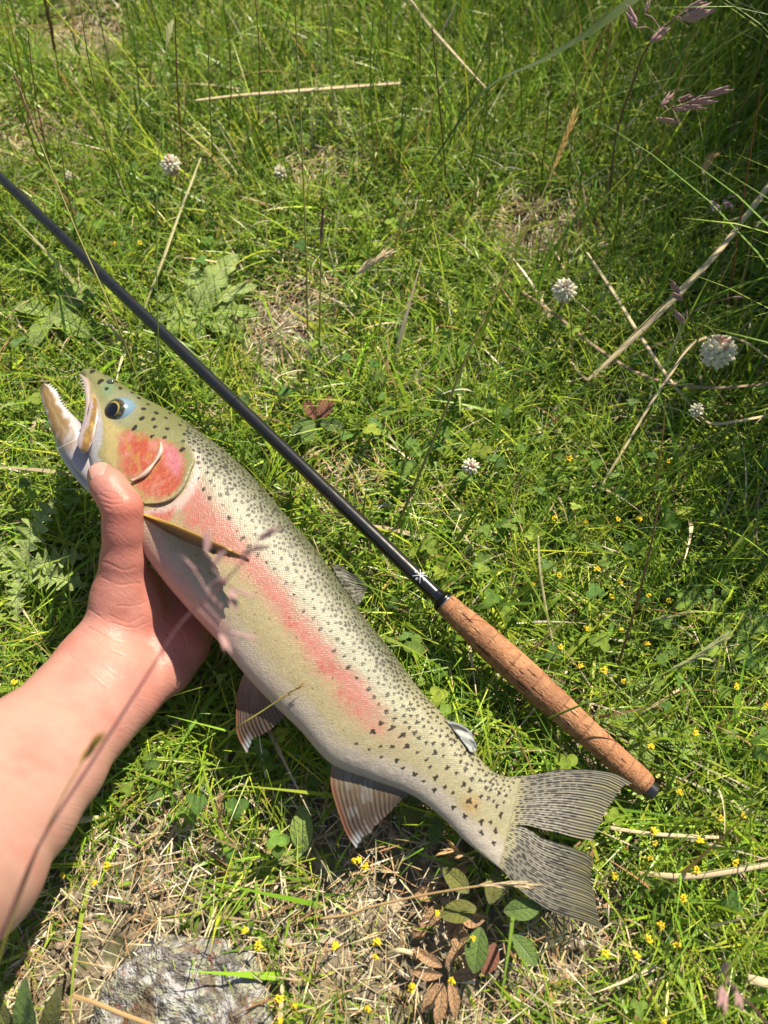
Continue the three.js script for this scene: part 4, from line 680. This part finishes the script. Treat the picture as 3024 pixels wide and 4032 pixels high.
// grass stem with a seed head made of spikelets
const spikelet = (() => { const g = []; for (let k = 0; k < 4; k++) { const a = new THREE.LatheGeometry([[0, 0], [.06, .1], [.09, .25], [.07, .42], [.025, .6], [0, .7]].map(p => new THREE.Vector2(...p)), 6); a.scale(1, 1, .7); a.rotateZ(k % 2 ? -.12 : .12); a.translate((k % 2 ? .03 : -.03), k * .15, 0); g.push(a); } const aw = new THREE.ConeGeometry(.02, .6, 4); aw.translate(.05, 1.05, 0); g.push(aw); return mergeGeometries(g); })();
function seedGrass(name, label, pts, r, mat, head, group, leaves = []) {
  const P = P3(pts), o = P[0].clone(), t = thing(name, label, 'grass stem', o, group), L = P.map(p => p.clone().sub(o));
  mesh('stem', tubeAlong(L, k => r * (1 - .55 * k), 40, 6), mat, t);
  if (head) {
    const c = new THREE.CatmullRomCurve3(L, false, 'centripetal'), hm = M[head.mat];
    if (head.list) for (const [x0, y0, x1, y1, h] of head.list) {
      const a = at(x0, y0, h).sub(o), b = at(x1, y1, h + (head.lift || .008)).sub(o), m = mesh('spikelet', spikelet, hm, t), l = a.distanceTo(b); m.position.copy(a); m.quaternion.setFromUnitVectors(UP, b.clone().sub(a).normalize()); m.scale.set(l * (head.fat || .9), l * .75, l * (head.fat || .9));
      let best = L[0], bd = 9; for (let k = 0; k <= 40; k++) { const p = c.getPoint(k / 40), d = p.distanceTo(a); if (d < bd) { bd = d; best = p; } } if (bd > .001) mesh('branch', tubeAlong([best, best.clone().lerp(a, .6).add(V3(0, .002, 0)), a], r * .35, 8, 5), hm, t);
    }
    else for (let k = 0; k < head.n; k++) {
      const s = lerp(head.from, 1, k / head.n), p = c.getPoint(s), T = c.getTangent(s), m = mesh('spikelet', spikelet, hm, t), d = T.clone().add(V3(R(-1, 1), R(-.6, 1), R(-1, 1)).multiplyScalar(head.spread)).normalize();
      m.position.copy(p); m.quaternion.setFromUnitVectors(UP, d); const l = head.len * R(.75, 1.15); m.scale.set(l * .8, l, l * .8);
    }
  }
  return t;
}
const near = 'seed stems close over the trout', back = 'tall seed stems behind the rod';
seedGrass('seeding_grass', 'pink seed head on a long stem arching over the wrist and trout', [[-120, 3900, .20], [0, 3690, .215], [150, 3335, .235], [362, 3000, .25], [560, 2690, .265], [723, 2441, .275], [850, 2330, .28], [930, 2240, .285], [1010, 2150, .29]], .0007, M.purpleDark, { mat: 'purple', fat: .75, lift: .004, list: [[818, 2186, 811, 2050, 0.282], [834, 2234, 896, 2145, 0.282], [781, 2265, 702, 2182, 0.277], [823, 2312, 918, 2256, 0.277], [912, 2312, 925, 2428, 0.277], [918, 2318, 1030, 2362, 0.282], [1013, 2129, 1126, 2055, 0.287], [950, 2190, 1010, 2140, 0.287], [899, 2485, 1042, 2530, 0.272], [869, 2491, 908, 2590, 0.272], [980, 2170, 1080, 2140, 0.287], [880, 2400, 812, 2330, 0.272]] }, near);
seedGrass('seeding_grass', 'olive seed head hanging over the forearm', [[-60, 3960, .19], [40, 3640, .21], [160, 3320, .23], [260, 3110, .245], [330, 2990, .25], [372, 2925, .255]], .0005, M.olive, { mat: 'gold', n: 12, from: .76, len: .007, spread: .25 }, near);
seedGrass('seeding_grass', 'slim olive seed stalk lying across the pelvic fin', [[900, 2890, .05], [960, 2846, .072], [1040, 2795, .075], [1110, 2748, .078], [1188, 2698, .084]], .0006, M.olive, { mat: 'gold', n: 9, from: .68, len: .005, spread: .25 }, near);
seedGrass('seeding_grass', 'blurred purple seed head drooping at the top corner', [[2398, 792, .03], [2425, 540, .12], [2490, 330, .18], [2560, 170, .22], [2650, 78, .235], [2760, 10, .24]], .0009, M.purpleDark, { mat: 'purple', list: [[2512, 110, 2455, 10, .235], [2540, 55, 2560, -20, .24], [2560, 172, 2652, 80, .225], [2680, 88, 2850, 6, .235], [2700, 40, 2800, -10, .24], [2590, 140, 2640, 95, .23]] }, back);
seedGrass('seeding_grass', 'purple feathery seed head leaning right over the shaded grass', [[2408, 992, .02], [2450, 800, .09], [2500, 640, .14], [2560, 510, .17], [2620, 440, .18], [2720, 400, .185]], .0009, M.olive, { mat: 'purple', list: [[2603, 424, 2660, 345, .175], [2663, 400, 2752, 365, .18], [2780, 378, 2910, 336, .185], [2700, 412, 2850, 385, .182], [2675, 424, 2800, 420, .18], [2578, 470, 2698, 480, .172], [2640, 430, 2730, 430, .178]] }, back);
seedGrass('seeding_grass', 'small open seed head in the shade at the right edge', [[2680, 930, .02], [2740, 780, .06], [2775, 690, .085], [2800, 620, .095]], .0006, M.olive, { mat: 'tan', n: 9, from: .7, len: .009, spread: .8 }, back);
seedGrass('seeding_grass', 'small pink seed head dangling above the largest clover flower', [[2830, 1180, .03], [2850, 940, .07], [2810, 790, .09], [2890, 775, .092]], .0005, M.purpleDark, { mat: 'purple', list: [[2805, 790, 2828, 845, .088], [2855, 785, 2880, 830, .088], [2870, 775, 2922, 772, .092]] }, back);
seedGrass('seeding_grass', 'thin seed sprig crossing the broad slanting straw', [[2735, 1340, .03], [2715, 1250, .06], [2690, 1180, .075], [2640, 1110, .08]], .0005, M.purpleDark, { mat: 'purple', list: [[2680, 1160, 2632, 1098, .08], [2690, 1180, 2628, 1150, .078], [2700, 1270, 2635, 1215, .07], [2880, 1172, 2945, 1168, .08]] }, back);
seedGrass('seeding_grass', 'purple brown spike standing behind the rod', [[1256, 1420, .01], [1260, 1200, .06], [1264, 1000, .095], [1270, 842, .12]], .0008, M.olive, { mat: 'purpleDark', n: 26, from: .72, len: .007, spread: .12 }, back);
seedGrass('seeding_grass', 'pale dry seed head at the end of a leaning straw behind the rod', [[964, 1402, .03], [1100, 1300, .05], [1250, 1190, .065], [1385, 1094, .075], [1500, 1012, .085]], .0006, M.pale, { mat: 'straw', n: 14, from: .78, len: .014, spread: .35 }, back);
seedGrass('seeding_grass', 'brown seed spike at the top left edge of the meadow', [[300, 420, .01], [240, 330, .05], [215, 180, .10], [180, 20, .14]], .001, M.olive, { mat: 'brown', n: 22, from: .62, len: .010, spread: .12 }, back);
seedGrass('seeding_grass', 'reddish stem leaning over the black rod', [[560, 1545, .012], [446, 1239, .07], [386, 1100, .085], [313, 937, .10], [175, 600, .13], [60, 300, .16]], .0009, M.olive, { mat: 'brown', n: 10, from: .82, len: .009, spread: .15 }, back);
seedGrass('seeding_grass', 'pale green upright stem passing the trout head', [[628, 1592, .012], [622, 1300, .07], [616, 1000, .11], [622, 700, .15], [650, 240, .20], [668, 120, .21]], .0007, M.green, { mat: 'greenHead', n: 12, from: .86, len: .010, spread: .2 }, back);
seedGrass('seeding_grass', 'tall plain stem standing in the middle of the meadow', [[1212, 1330, .01], [1205, 1000, .07], [1190, 600, .13], [1165, 100, .2], [1160, -120, .23]], .0009, M.olive, null, back);
seedGrass('seeding_grass', 'straw coloured upright stem near the pale level straw', [[1320, 510, .015], [1308, 380, .05], [1300, 200, .1], [1286, -60, .16]], .0009, M.pale, null, back);
seedGrass('seeding_grass', 'long olive stem slanting down to the rod blank', [[1560, 2080, .02], [1700, 1750, .08], [1840, 1400, .13], [2000, 1050, .17], [2140, 760, .2], [2250, 480, .225]], .0011, M.olive, { mat: 'gold', n: 12, from: .86, len: .012, spread: .12 }, back);
seedGrass('seeding_grass', 'green seed head bending right above the cork grip', [[2160, 2830, .03], [2283, 2778, .05], [2450, 2716, .065], [2615, 2651, .075], [2730, 2590, .08], [2826, 2522, .085]], .0008, M.green, { mat: 'greenHead', n: 12, from: .64, len: .014, spread: .14 }, 'green seed stems by the grip');
seedGrass('seeding_grass', 'short green seed head among the clover near the grip', [[2420, 2530, .02], [2480, 2480, .04], [2548, 2452, .05], [2630, 2430, .054], [2708, 2415, .056]], .0006, M.green, { mat: 'greenHead', n: 8, from: .5, len: .010, spread: .14 }, 'green seed stems by the grip');
seedGrass('seeding_grass', 'golden dry seed head reaching the lower tail lobe', [[1262, 3618, .012], [1380, 3600, .02], [1452, 3574, .026], [1640, 3530, .036], [1838, 3496, .05], [1960, 3482, .056], [2084, 3490, .06]], .0009, M.tan, { mat: 'straw', n: 18, from: .72, len: .011, spread: .22 }, 'dry seed stems below the trout');
seedGrass('seeding_grass', 'blurred pinkish seed head at the bottom right corner', [[3040, 4060, .05], [2960, 3960, .11], [2890, 3900, .15], [2850, 3820, .17]], .0009, M.purpleDark, { mat: 'purple', list: [[2855, 3830, 2850, 3785, .17], [2850, 3880, 2840, 4010, .165], [2905, 3900, 2912, 3990, .16], [2845, 3830, 2865, 3780, .172]] }, 'seed stems at the lower edge');
seedGrass('seeding_grass', 'dry bristly seed sprig under the trout tail', [[1880, 3420, .02], [1850, 3380, .03], [1800, 3350, .036], [1760, 3340, .04]], .0005, M.tan, { mat: 'tan', n: 7, from: .3, len: .011, spread: .6 }, 'dry seed stems below the trout');
seedGrass('seeding_grass', 'brown tinted seed tuft left of the bare patch below the fins', [[930, 3330, .012], [880, 3270, .03], [866, 3210, .04], [862, 3150, .045]], .0006, M.tan, { mat: 'tan', n: 7, from: .35, len: .010, spread: .35 }, 'dry seed stems below the trout');
{ // plain fine stems that rise in front of the back of the meadow
  const marks = [[482, 741, 313, 0, .2], [446, 338, 374, -20, .13], [120, 560, 20, 20, .16], [30, 1260, -20, 980, .08], [720, 640, 690, 60, .17], [845, 700, 820, 150, .16], [1480, 680, 1470, 60, .18], [1640, 620, 1640, 90, .16], [1760, 760, 1700, 100, .2], [1010, 560, 1000, -40, .18], [2230, 760, 2260, 60, .2], [2640, 1000, 2570, 10, .24], [2330, 640, 2420, -30, .2], [2130, 700, 2180, 100, .17], [2860, 1250, 3000, 330, .24], [2700, 1500, 2900, 980, .14], [2880, 640, 3010, 60, .2], [1420, 760, 1390, 200, .16], [900, 520, 880, 20, .15], [210, 700, 110, 120, .17], [330, 1000, 240, 560, .12], [1900, 620, 1930, 40, .19], [2560, 2000, 2620, 1560, .11], [2420, 2660, 2600, 1960, .14]];
  marks.forEach(([x0, y0, x1, y1, h], i) => { const o = R(-20, 20); seedGrass('grass_stem', `thin plain ${['olive', 'green', 'golden', 'drab', 'dark red'][i % 5]} grass stem rising behind the black rod`, [[x0, y0, .005], [lerp(x0, x1, .35) + o, lerp(y0, y1, .35), h * .45], [lerp(x0, x1, .7) + o, lerp(y0, y1, .7), h * .8], [x1, y1, h]], R(.0006, .001), [M.olive, M.green, M.gold, M.brown, M.red][i % 5], null, 'thin plain stems behind the rod'); });
}
// broad blade at the top right, folded along its rib
{
  const P = P3([[1700, 640, .06], [1914, 352, .13], [2150, 230, .17], [2330, 120, .195], [2480, 10, .21], [2600, -90, .22]]), o = P[0].clone(), t = thing('broad_leaved_grass', 'broad ribbed green grass blade slanting across the top', 'grass blade', o), c = new THREE.CatmullRomCurve3(P.map(p => p.clone().sub(o))), pos = [], idx = [], n = 40;
  for (let i = 0; i <= n; i++) { const k = i / n, p = c.getPoint(k), T = c.getTangent(k), A = V3().crossVectors(T, UP).normalize(), w = .0046 * Math.pow(Math.sin(Math.PI * lerp(.06, .8, k)), .8); for (let q = -3; q <= 3; q++) pos.push(p.x + A.x * w * q / 3, p.y + (Math.abs(q) % 2 ? .0006 : 0), p.z + A.z * w * q / 3); }
  for (let i = 0; i < n; i++) for (let q = 0; q < 6; q++) { const a = i * 7 + q; idx.push(a, a + 1, a + 7, a + 1, a + 8, a + 7); }
  mesh('blade', geoFrom(pos, idx), stemMat([.08, .135, .02], { transmission: .3 }), t);
}
// white clover flowers
{
  const fl = (() => { const a = new THREE.SphereGeometry(1, 8, 8); a.scale(.24, .54, .17); a.translate(0, .42, 0); const b = new THREE.SphereGeometry(1, 8, 6); b.scale(.17, .34, .2); b.translate(.08, .34, 0); return mergeGeometries([a, b]); })();
  const fm = [stemMat([.86, .84, .74], { roughness: 1, transmission: .35 }), stemMat([.82, .79, .62], { roughness: 1, transmission: .35 })], om = stemMat([.52, .30, .24], { roughness: .7 });
  const list = [[672, 652, 40, .05, 58, 'white clover flower with faded pink florets beneath, above the rod', 1], [1105, 680, 30, .035, 22, 'small drooping white clover flower by the tall stem', .5], [270, 695, 20, .03, 18, 'tiny white clover flower near the rod at the left edge', 0], [2222, 1146, 46, .055, 62, 'round white clover flower with rusty middle on a red stem', .3], [2826, 1388, 66, .06, 80, 'largest white clover flower beside the arching straw', .35], [2742, 1616, 28, .04, 30, 'half open clover flower with green middle in the shade', 0], [1852, 1838, 34, .04, 34, 'white clover flower half hidden by blades right of the rod', .2]];
  for (const [x, y, pr, h, n, label, old] of list) {
    const c = at(x, y, h), r = pr * pxSize(x, y, h), base = at(x + (c.x > 0 ? -30 : 20), y + 70, 0), t = thing('clover_flower', label, 'flower', base, 'white clover flowers in the grass'), C = c.clone().sub(base);
    mesh('stem', tubeAlong([V3(0, 0, 0), C.clone().multiplyScalar(.5).add(V3(.004, .004, 0)), C], .0008, 14, 6), x > 2000 ? M.red : M.green, t);
    const core = mesh('flower_core', new THREE.SphereGeometry(r * .42, 16, 12), stemMat(x === 2742 ? [.2, .3, .06] : [.5, .45, .25]), t); core.position.copy(C);
    for (let k = 0; k < n; k++) {
      const z = 1 - (k + .5) / n * 1.75, a = k * 2.39996, s = Math.sqrt(Math.max(0, 1 - z * z)), d = V3(s * Math.cos(a), z, s * Math.sin(a)), faded = z < -.35 && rnd() < old, m = mesh('floret', fl, faded ? om : z > .8 && rnd() < .5 && old ? om : fm[k % 2], t);
      m.position.copy(C).addScaledVector(d, r * .3); m.quaternion.setFromUnitVectors(UP, d.clone().add(V3(R(-.2, .2), faded ? -.7 : .18, R(-.2, .2))).normalize()); m.rotateY(R(0, 6)); m.scale.setScalar(r * R(.72, .9));
    }
  }
}
// tiny yellow trefoil flowers
{
  const pet = (() => { const g = []; for (let k = 0; k < 9; k++) { const a = new THREE.SphereGeometry(1, 6, 5); a.scale(.32, .6, .22); a.translate(0, .5, 0); a.rotateX(.25 + (k % 3) * .5); a.rotateY(k * 2.4); g.push(a); } return mergeGeometries(g); })();
  const st = new THREE.CylinderGeometry(.0004, .0005, 1, 5); st.translate(0, .5, 0);
  const ym = stemMat([.78, .60, .02], { roughness: 1, transmission: .15 }), sm = M.green;
  const E = [[678, 72], [820, 75], [268, 68], [467, 95], [545, 400], [292, 445], [124, 498], [690, 485], [885, 575], [632, 583], [470, 788], [300, 908], [867, 893], [432, 1030], [583, 1055], [700, 795], [712, 1128], [1183, 1472], [897, 1562], [1447, 1165], [1015, 605], [1640, 1285]].map(p => [2024 + p[0] / 1.659, 2000 + p[1] / 1.659]);
  const Fq = [[1085, 145], [1347, 315], [912, 400], [918, 475], [892, 575], [655, 690], [1105, 835], [1442, 598], [1195, 655], [1212, 467], [958, 1015], [875, 1112], [597, 1200], [795, 1218], [1070, 1155], [975, 1640], [1495, 300]].map(p => [2024 + p[0] / 1.659, 3032 + p[1] / 1.659]);
  const Gq = [[660, 555], [655, 590], [683, 592], [722, 625], [1290, 697], [1195, 937], [1432, 1100], [805, 1132], [793, 1215], [28, 1142], [530, 1155], [165, 1490], [262, 1535], [745, 1555], [1293, 1370], [1040, 1428], [170, 1640]].map(p => [1000 + p[0] / 1.659, 3032 + p[1] / 1.659]);
  const Hq = [[705, 628], [410, 685], [617, 738], [740, 1405], [1600, 1052], [90, 2460 - 3032], [160, 750 + 1700 - 3032 + 40]].map(p => [p[0] / 1.659, 3032 + p[1] / 1.659]).concat([[452, 958], [550, 955], [2238, 1803], [2630, 1815]]);
  let proto = null;
  for (const [list, label, group] of [[E, 'tiny yellow flower in the clover right of the cork grip', 'yellow flowers by the grip'], [Fq, 'tiny yellow flower in the grass beyond the tail fin', 'yellow flowers beyond the tail'], [Gq, 'tiny yellow flower in the thin turf below the trout', 'yellow flowers below the trout'], [Hq, 'tiny yellow flower scattered away from the tail', 'scattered yellow flowers']]) for (const [x, y] of list) {
    const h = R(.026, .04), p = at(x, y, h); let t;
    if (blocked(p.x, p.y + .004, p.z) || onRock(p.x, p.z, 1.05)) continue;
    if (!proto) { t = proto = thing('yellow_flower', label, 'flower', null, group); mesh('stem', st, sm, t); mesh('blossom', pet, ym, t); } else { t = proto.clone(); t.name = numbered('yellow_flower'); scene.add(t); t.userData = { label, category: 'flower', group }; }
    t.position.set(p.x, 0, p.z); t.children[0].scale.set(1, h, 1); t.children[1].position.set(0, h - .001, 0); const s = R(.0020, .0031); t.children[1].scale.set(s, s, s); t.children[1].rotation.set(R(-.4, .4), R(0, 6), R(-.4, .4));
  }
}
// leafy plants
function plant(name, label, category, px, py, leaves, y0 = .006) {
  const o = at(px, py, 0), t = thing(name, label, category, o);
  for (const l of leaves) { const g = leafGeo(l.len, l.wid, l.outline, l); const m = mesh('leaf', g, l.mat, t); m.position.set(l.x || 0, l.y ?? y0, l.z || 0); m.rotation.set(l.roll || 0, l.yaw, 0, 'YXZ'); }
  return t;
}
const lobed = (t, s) => clamp(.25 + .75 * Math.pow(Math.sin(Math.PI * Math.min(1, t * .62 + .36)), 1)) * (.55 + .45 * Math.pow(Math.abs(Math.sin(t * 15 + (s > 0 ? .5 : 0))), .6)) * Math.min(1, (1 - t) * 7 + .05) * (t < .1 ? .3 : 1);
const spiny = (t, s) => Math.pow(Math.sin(Math.PI * Math.min(.99, t * .9 + .08)), .6) * (.3 + .7 * Math.pow(Math.abs(Math.sin(t * 24 + (s > 0 ? .6 : 0))), 1.6));
const gl = stemMat([.38, .52, .16], { map: veinTex, bumpMap: veinBump, bumpScale: .002, roughness: 1, transmission: .3 }), gl2 = stemMat([.30, .45, .10], { map: veinTex, bumpMap: veinBump, bumpScale: .002, roughness: 1, transmission: .3 }), dk = stemMat([.14, .25, .045], { map: veinTex, bumpMap: veinBump, bumpScale: .002, roughness: 1, transmission: .25 }), rg = stemMat([.20, .22, .045], { map: veinTex, bumpMap: veinBump, bumpScale: .0015, roughness: 1, transmission: .25 }), rd = stemMat([.26, .10, .06], { map: veinTex, bumpMap: veinBump, bumpScale: .0015, roughness: 1, transmission: .2 }), dead = stemMat([.58, .36, .20], { map: veinTex, bumpMap: veinBump, bumpScale: .003, roughness: 1, transmission: .15 });
{
  const yw = (dx, dy) => Math.atan2(-dy, dx);            // heading in plan
  plant('dandelion', 'pale green lobed leaf rosette growing behind the rod', 'plant', 780, 1260, [[.085, yw(.55, -1), .55], [.07, yw(1, .05), .25], [.075, yw(1, -.5), .35], [.07, yw(.9, .6), .2], [.055, yw(.2, 1), .2], [.06, yw(-.5, .7), .2], [.055, yw(-1, .3), .2], [.05, yw(-.9, -.4), .3], [.06, yw(-.1, -1), .5]].map(([len, yaw, rise], i) => ({ len: len * .85, yaw, rise, droop: rise + .3, wid: len * .16, outline: lobed, mat: i % 2 ? gl2 : gl, nt: 60, fold: .15, wave: .12, roll: R(-.25, .25) })), .012);
  plant('thistle', 'spiny pale green thistle leaves beside the thumb', 'plant', 120, 2290, [[.06, yw(.35, -1), .5], [.055, yw(1, .25), .3], [.05, yw(1, -.2), .4], [.04, yw(-.6, -.6), .4], [.045, yw(-.9, .3), .3], [.04, yw(.2, 1), .3]].map(([len, yaw, rise]) => ({ len, yaw, rise, droop: rise + .2, wid: len * .2, outline: spiny, mat: gl, nt: 110, fold: .35, wave: .2 })), .02);
  plant('bilberry_sprig', 'glossy green and red oval leaves beside the lower tail lobe', 'plant', 1905, 3560, [[.020, yw(.3, -1), 0, 0], [.022, yw(1, -.1), .008, .004], [.024, yw(-.2, 1), -.006, .012], [.022, yw(-1, .2), -.008, .002], [.02, yw(.6, .8), .012, .016], [.018, yw(-.5, .9), .002, .02], [.02, yw(-.7, -.6), -.012, -.006]].map(([len, yaw, x, z], i) => ({ len, yaw, x, z, rise: .35, droop: .5, wid: len * .28, outline: oval, mat: i === 5 ? rd : i % 3 ? dk : rg, nt: 16, fold: .3, roll: R(-.4, .4) })), .03);
  plant('bilberry_sprig', 'two reddish green oval leaves under the trout belly near the anal fin', 'plant', 1690, 3190, [[.018, yw(-1, .15), -.004, .004], [.017, yw(-.2, 1), .004, .006], [.014, yw(-1, -.6), -.006, -.002]].map(([len, yaw, x, z], i) => ({ len, yaw, x, z, rise: .2, droop: .3, wid: len * .3, outline: oval, mat: i ? dk : rg, nt: 16, fold: .2 })), .022);
  plant('bilberry_sprig', 'reddish leafy sprig between the trout back and the rod', 'plant', 1250, 1720, [[.022, yw(-1, .5), 0, 0], [.022, yw(.4, -1), .004, -.004], [.02, yw(1, .2), .004, 0], [.018, yw(-.5, -1), 0, -.004], [.02, yw(-.4, 1), 0, .004]].map(([len, yaw, x, z], i) => ({ len, yaw, x, z, rise: .4, droop: .5, wid: len * .3, outline: oval, mat: i % 2 ? rd : dk, nt: 16, fold: .3, roll: R(-.3, .3) })), .02);
  plant('plantain', 'single upright green oval leaf below the trout fins', 'plant', 1195, 3365, [[.03, yw(0, -1), .8], [.02, yw(-1, .2), .3]].map(([len, yaw, rise]) => ({ len, yaw, rise, droop: .9, wid: len * .24, outline: oval, mat: gl2, nt: 18, fold: .2 })), .01);
  plant('pointed_leaf_plant', 'pointed red edged leaves growing at the foot of the rock', 'plant', 150, 4080, [[.04, yw(-.3, -1), -.01, 0], [.045, yw(.05, -1), .0, .002], [.04, yw(.4, -1), .01, 0], [.035, yw(.9, -.6), .016, .006], [.03, yw(-.9, -.5), -.016, .004]].map(([len, yaw, x, z], i) => ({ len, yaw, x, z, rise: .95, droop: .5, wid: len * .15, outline: t => Math.pow(Math.sin(Math.PI * Math.min(.99, t * .75 + .24)), .8), mat: i % 2 ? dk : rg, nt: 18, fold: .3 })), .01);
  plant('dead_sprig', 'curled tan dead leaves below the golden seed head', 'dead leaves', 1755, 3560, [[.018, yw(-.6, .8), -.004, 0], [.02, yw(.2, 1), .002, .004], [.016, yw(-1, -.2), -.006, -.004], [.018, yw(.5, -.9), .004, -.008], [.02, yw(.9, .4), .006, .002], [.014, yw(-.9, .7), -.012, .01]].map(([len, yaw, x, z]) => ({ len, yaw, x, z, rise: .5, droop: 1.3, wid: len * .26, outline: oval, mat: dead, nt: 14, fold: .8, roll: R(-.6, .6) })), .014);
  plant('dead_sprig', 'tan dead leaf sprig fanned out near the bottom edge', 'dead leaves', 1735, 3830, [[.02, yw(-1, -.15), 0, 0], [.02, yw(-.9, -.5), 0, -.004], [.022, yw(-.2, 1), 0, .004], [.02, yw(.15, 1), .004, .002], [.02, yw(1, -.1), .004, 0], [.016, yw(.5, -.8), .002, -.004], [.018, yw(-.6, .9), -.003, .004]].map(([len, yaw, x, z]) => ({ len, yaw, x, z, rise: .3, droop: .7, wid: len * .17, outline: oval, mat: dead, nt: 14, fold: .6, roll: R(-.4, .4) })), .016);
  plant('dead_sprig', 'single upright tan dead leaf between the two sprigs', 'dead leaves', 1800, 3760, [[.018, yw(.05, -1), 0, 0], [.014, yw(.7, .5), .002, 0]].map(([len, yaw, x, z]) => ({ len, yaw, x, z, rise: .6, droop: .6, wid: len * .28, outline: oval, mat: dead, nt: 14, fold: .7 })), .012);
  plant('broad_leaf_weed', 'broad green leaves in the turf near the cork grip', 'plant', 2520, 2880, [[.04, yw(.2, -1), 0], [.045, yw(.9, .3), 0], [.035, yw(-.3, 1), 0], [.035, yw(-1, -.3), 0]].map(([len, yaw]) => ({ len, yaw, rise: .4, droop: .8, wid: len * .26, outline: oval, mat: gl2, nt: 18, fold: .2, roll: R(-.3, .3) })), .008);
  plant('broad_leaf_weed', 'dark broad leaves in the shade right of the rod collar', 'plant', 2820, 2540, [[.045, yw(.9, -.5), 0], [.04, yw(.9, .7), 0], [.04, yw(-.7, .7), 0], [.04, yw(-.2, -1), 0]].map(([len, yaw]) => ({ len, yaw, rise: .4, droop: .8, wid: len * .25, outline: oval, mat: dk, nt: 18, fold: .2, roll: R(-.3, .3) })), .012);
  plant('broad_leaf_weed', 'pale broad leaves left of the trout head by the rod', 'plant', 230, 1280, [[.05, yw(.7, -.7), 0], [.045, yw(.9, .6), 0], [.04, yw(-.3, 1), 0], [.04, yw(-1, -.3), 0]].map(([len, yaw]) => ({ len, yaw, rise: .4, droop: .8, wid: len * .22, outline: oval, mat: gl2, nt: 18, fold: .2, roll: R(-.3, .3) })), .012);
}
// ---------- rock ----------
{
  const g = new THREE.SphereGeometry(1, 160, 90), p = g.attributes.position, uv = g.attributes.uv;
  for (let i = 0; i < p.count; i++) {
    let x = p.getX(i), y = p.getY(i), z = p.getZ(i); const f = (a, b, s) => fbm(a * s + 31, b * s + y * s * .7 + 11, 4) - .5;
    const sq = v => Math.sign(v) * Math.pow(Math.abs(v), .8), k = 1 + .28 * f(x, z, 1.7) + .10 * f(x, z, 6);
    p.setXYZ(i, sq(x) * .051 * k, Math.min(sq(y) * .03 * k + .003 * f(x, z, 5) + .0016 * f(x, z, 26), .020 + .012 * f(x, z, 2.4) + .004 * f(x, z, 12)), sq(z) * .051 * k); uv.setXY(i, x * .5 + .5, z * .5 + .5);
  }
  g.computeVertexNormals();
  const map = tex(1024, 1024, (u, v) => {
    const a = fbm(u * 7, v * 7, 5), b = fbm(u * 34, v * 34, 3), d = fbm(u * 170, v * 170, 2), o = fbm(u * 26 + 40, v * 26, 4), w = fbm(u * 22 + 7, v * 22 + 3, 5);
    let c = mixc(rgbLin(84, 82, 79), rgbLin(132, 130, 127), a * 1.2 + b * .5 - .35); c = mixc(c, rgbLin(74, 72, 68), sstep(.58, .72, b) * .7);
    c = mixc(c, rgbLin(182, 184, 186), sstep(.5, .68, w + b * .1) * .8); c = mixc(c, rgbLin(134, 70, 40), sstep(.68, .78, o + d * .1) * .6); c = mixc(c, rgbLin(158, 160, 132), sstep(.58, .74, fbm(u * 34, v * 34 + 60, 3) + d * .12) * .7); c = mixc(c, rgbLin(92, 72, 46), sstep(.62, .7, fbm(u * 6 + 80, v * 6, 4)) * .7);
    const k = .8 + d * .4; return [c[0] * k, c[1] * k, c[2] * k];
  });
  const bump = tex(512, 512, (u, v) => .6 * fbm(u * 40, v * 40, 4) + .4 * fbm(u * 150, v * 150, 2), false);
  const t = mesh('rock', g, std({ map, bumpMap: bump, bumpScale: .005, roughness: .9 }), scene); t.position.set(rockC.x, -.003, rockC.z);
  tag(t, 'grey rock with white and rust orange lichen at the lower edge', 'rock');
}
{ // fine fishing line hanging from the mouth
  const P = P3([[322, 1716, .102], [280, 1740, .104], [236, 1762, .1], [180, 1800, .075], [100, 1850, .04]]), o = P[0].clone();
  const t = mesh(numbered('fishing_line'), tubeAlong(P.map(p => p.sub(o)), .00022, 20, 5), std({ color: col(225, 225, 220), roughness: .3 }), scene); t.position.copy(o); tag(t, 'thin clear fishing line running from the trout mouth', 'fishing line');
}
renderer.render(scene, camera);
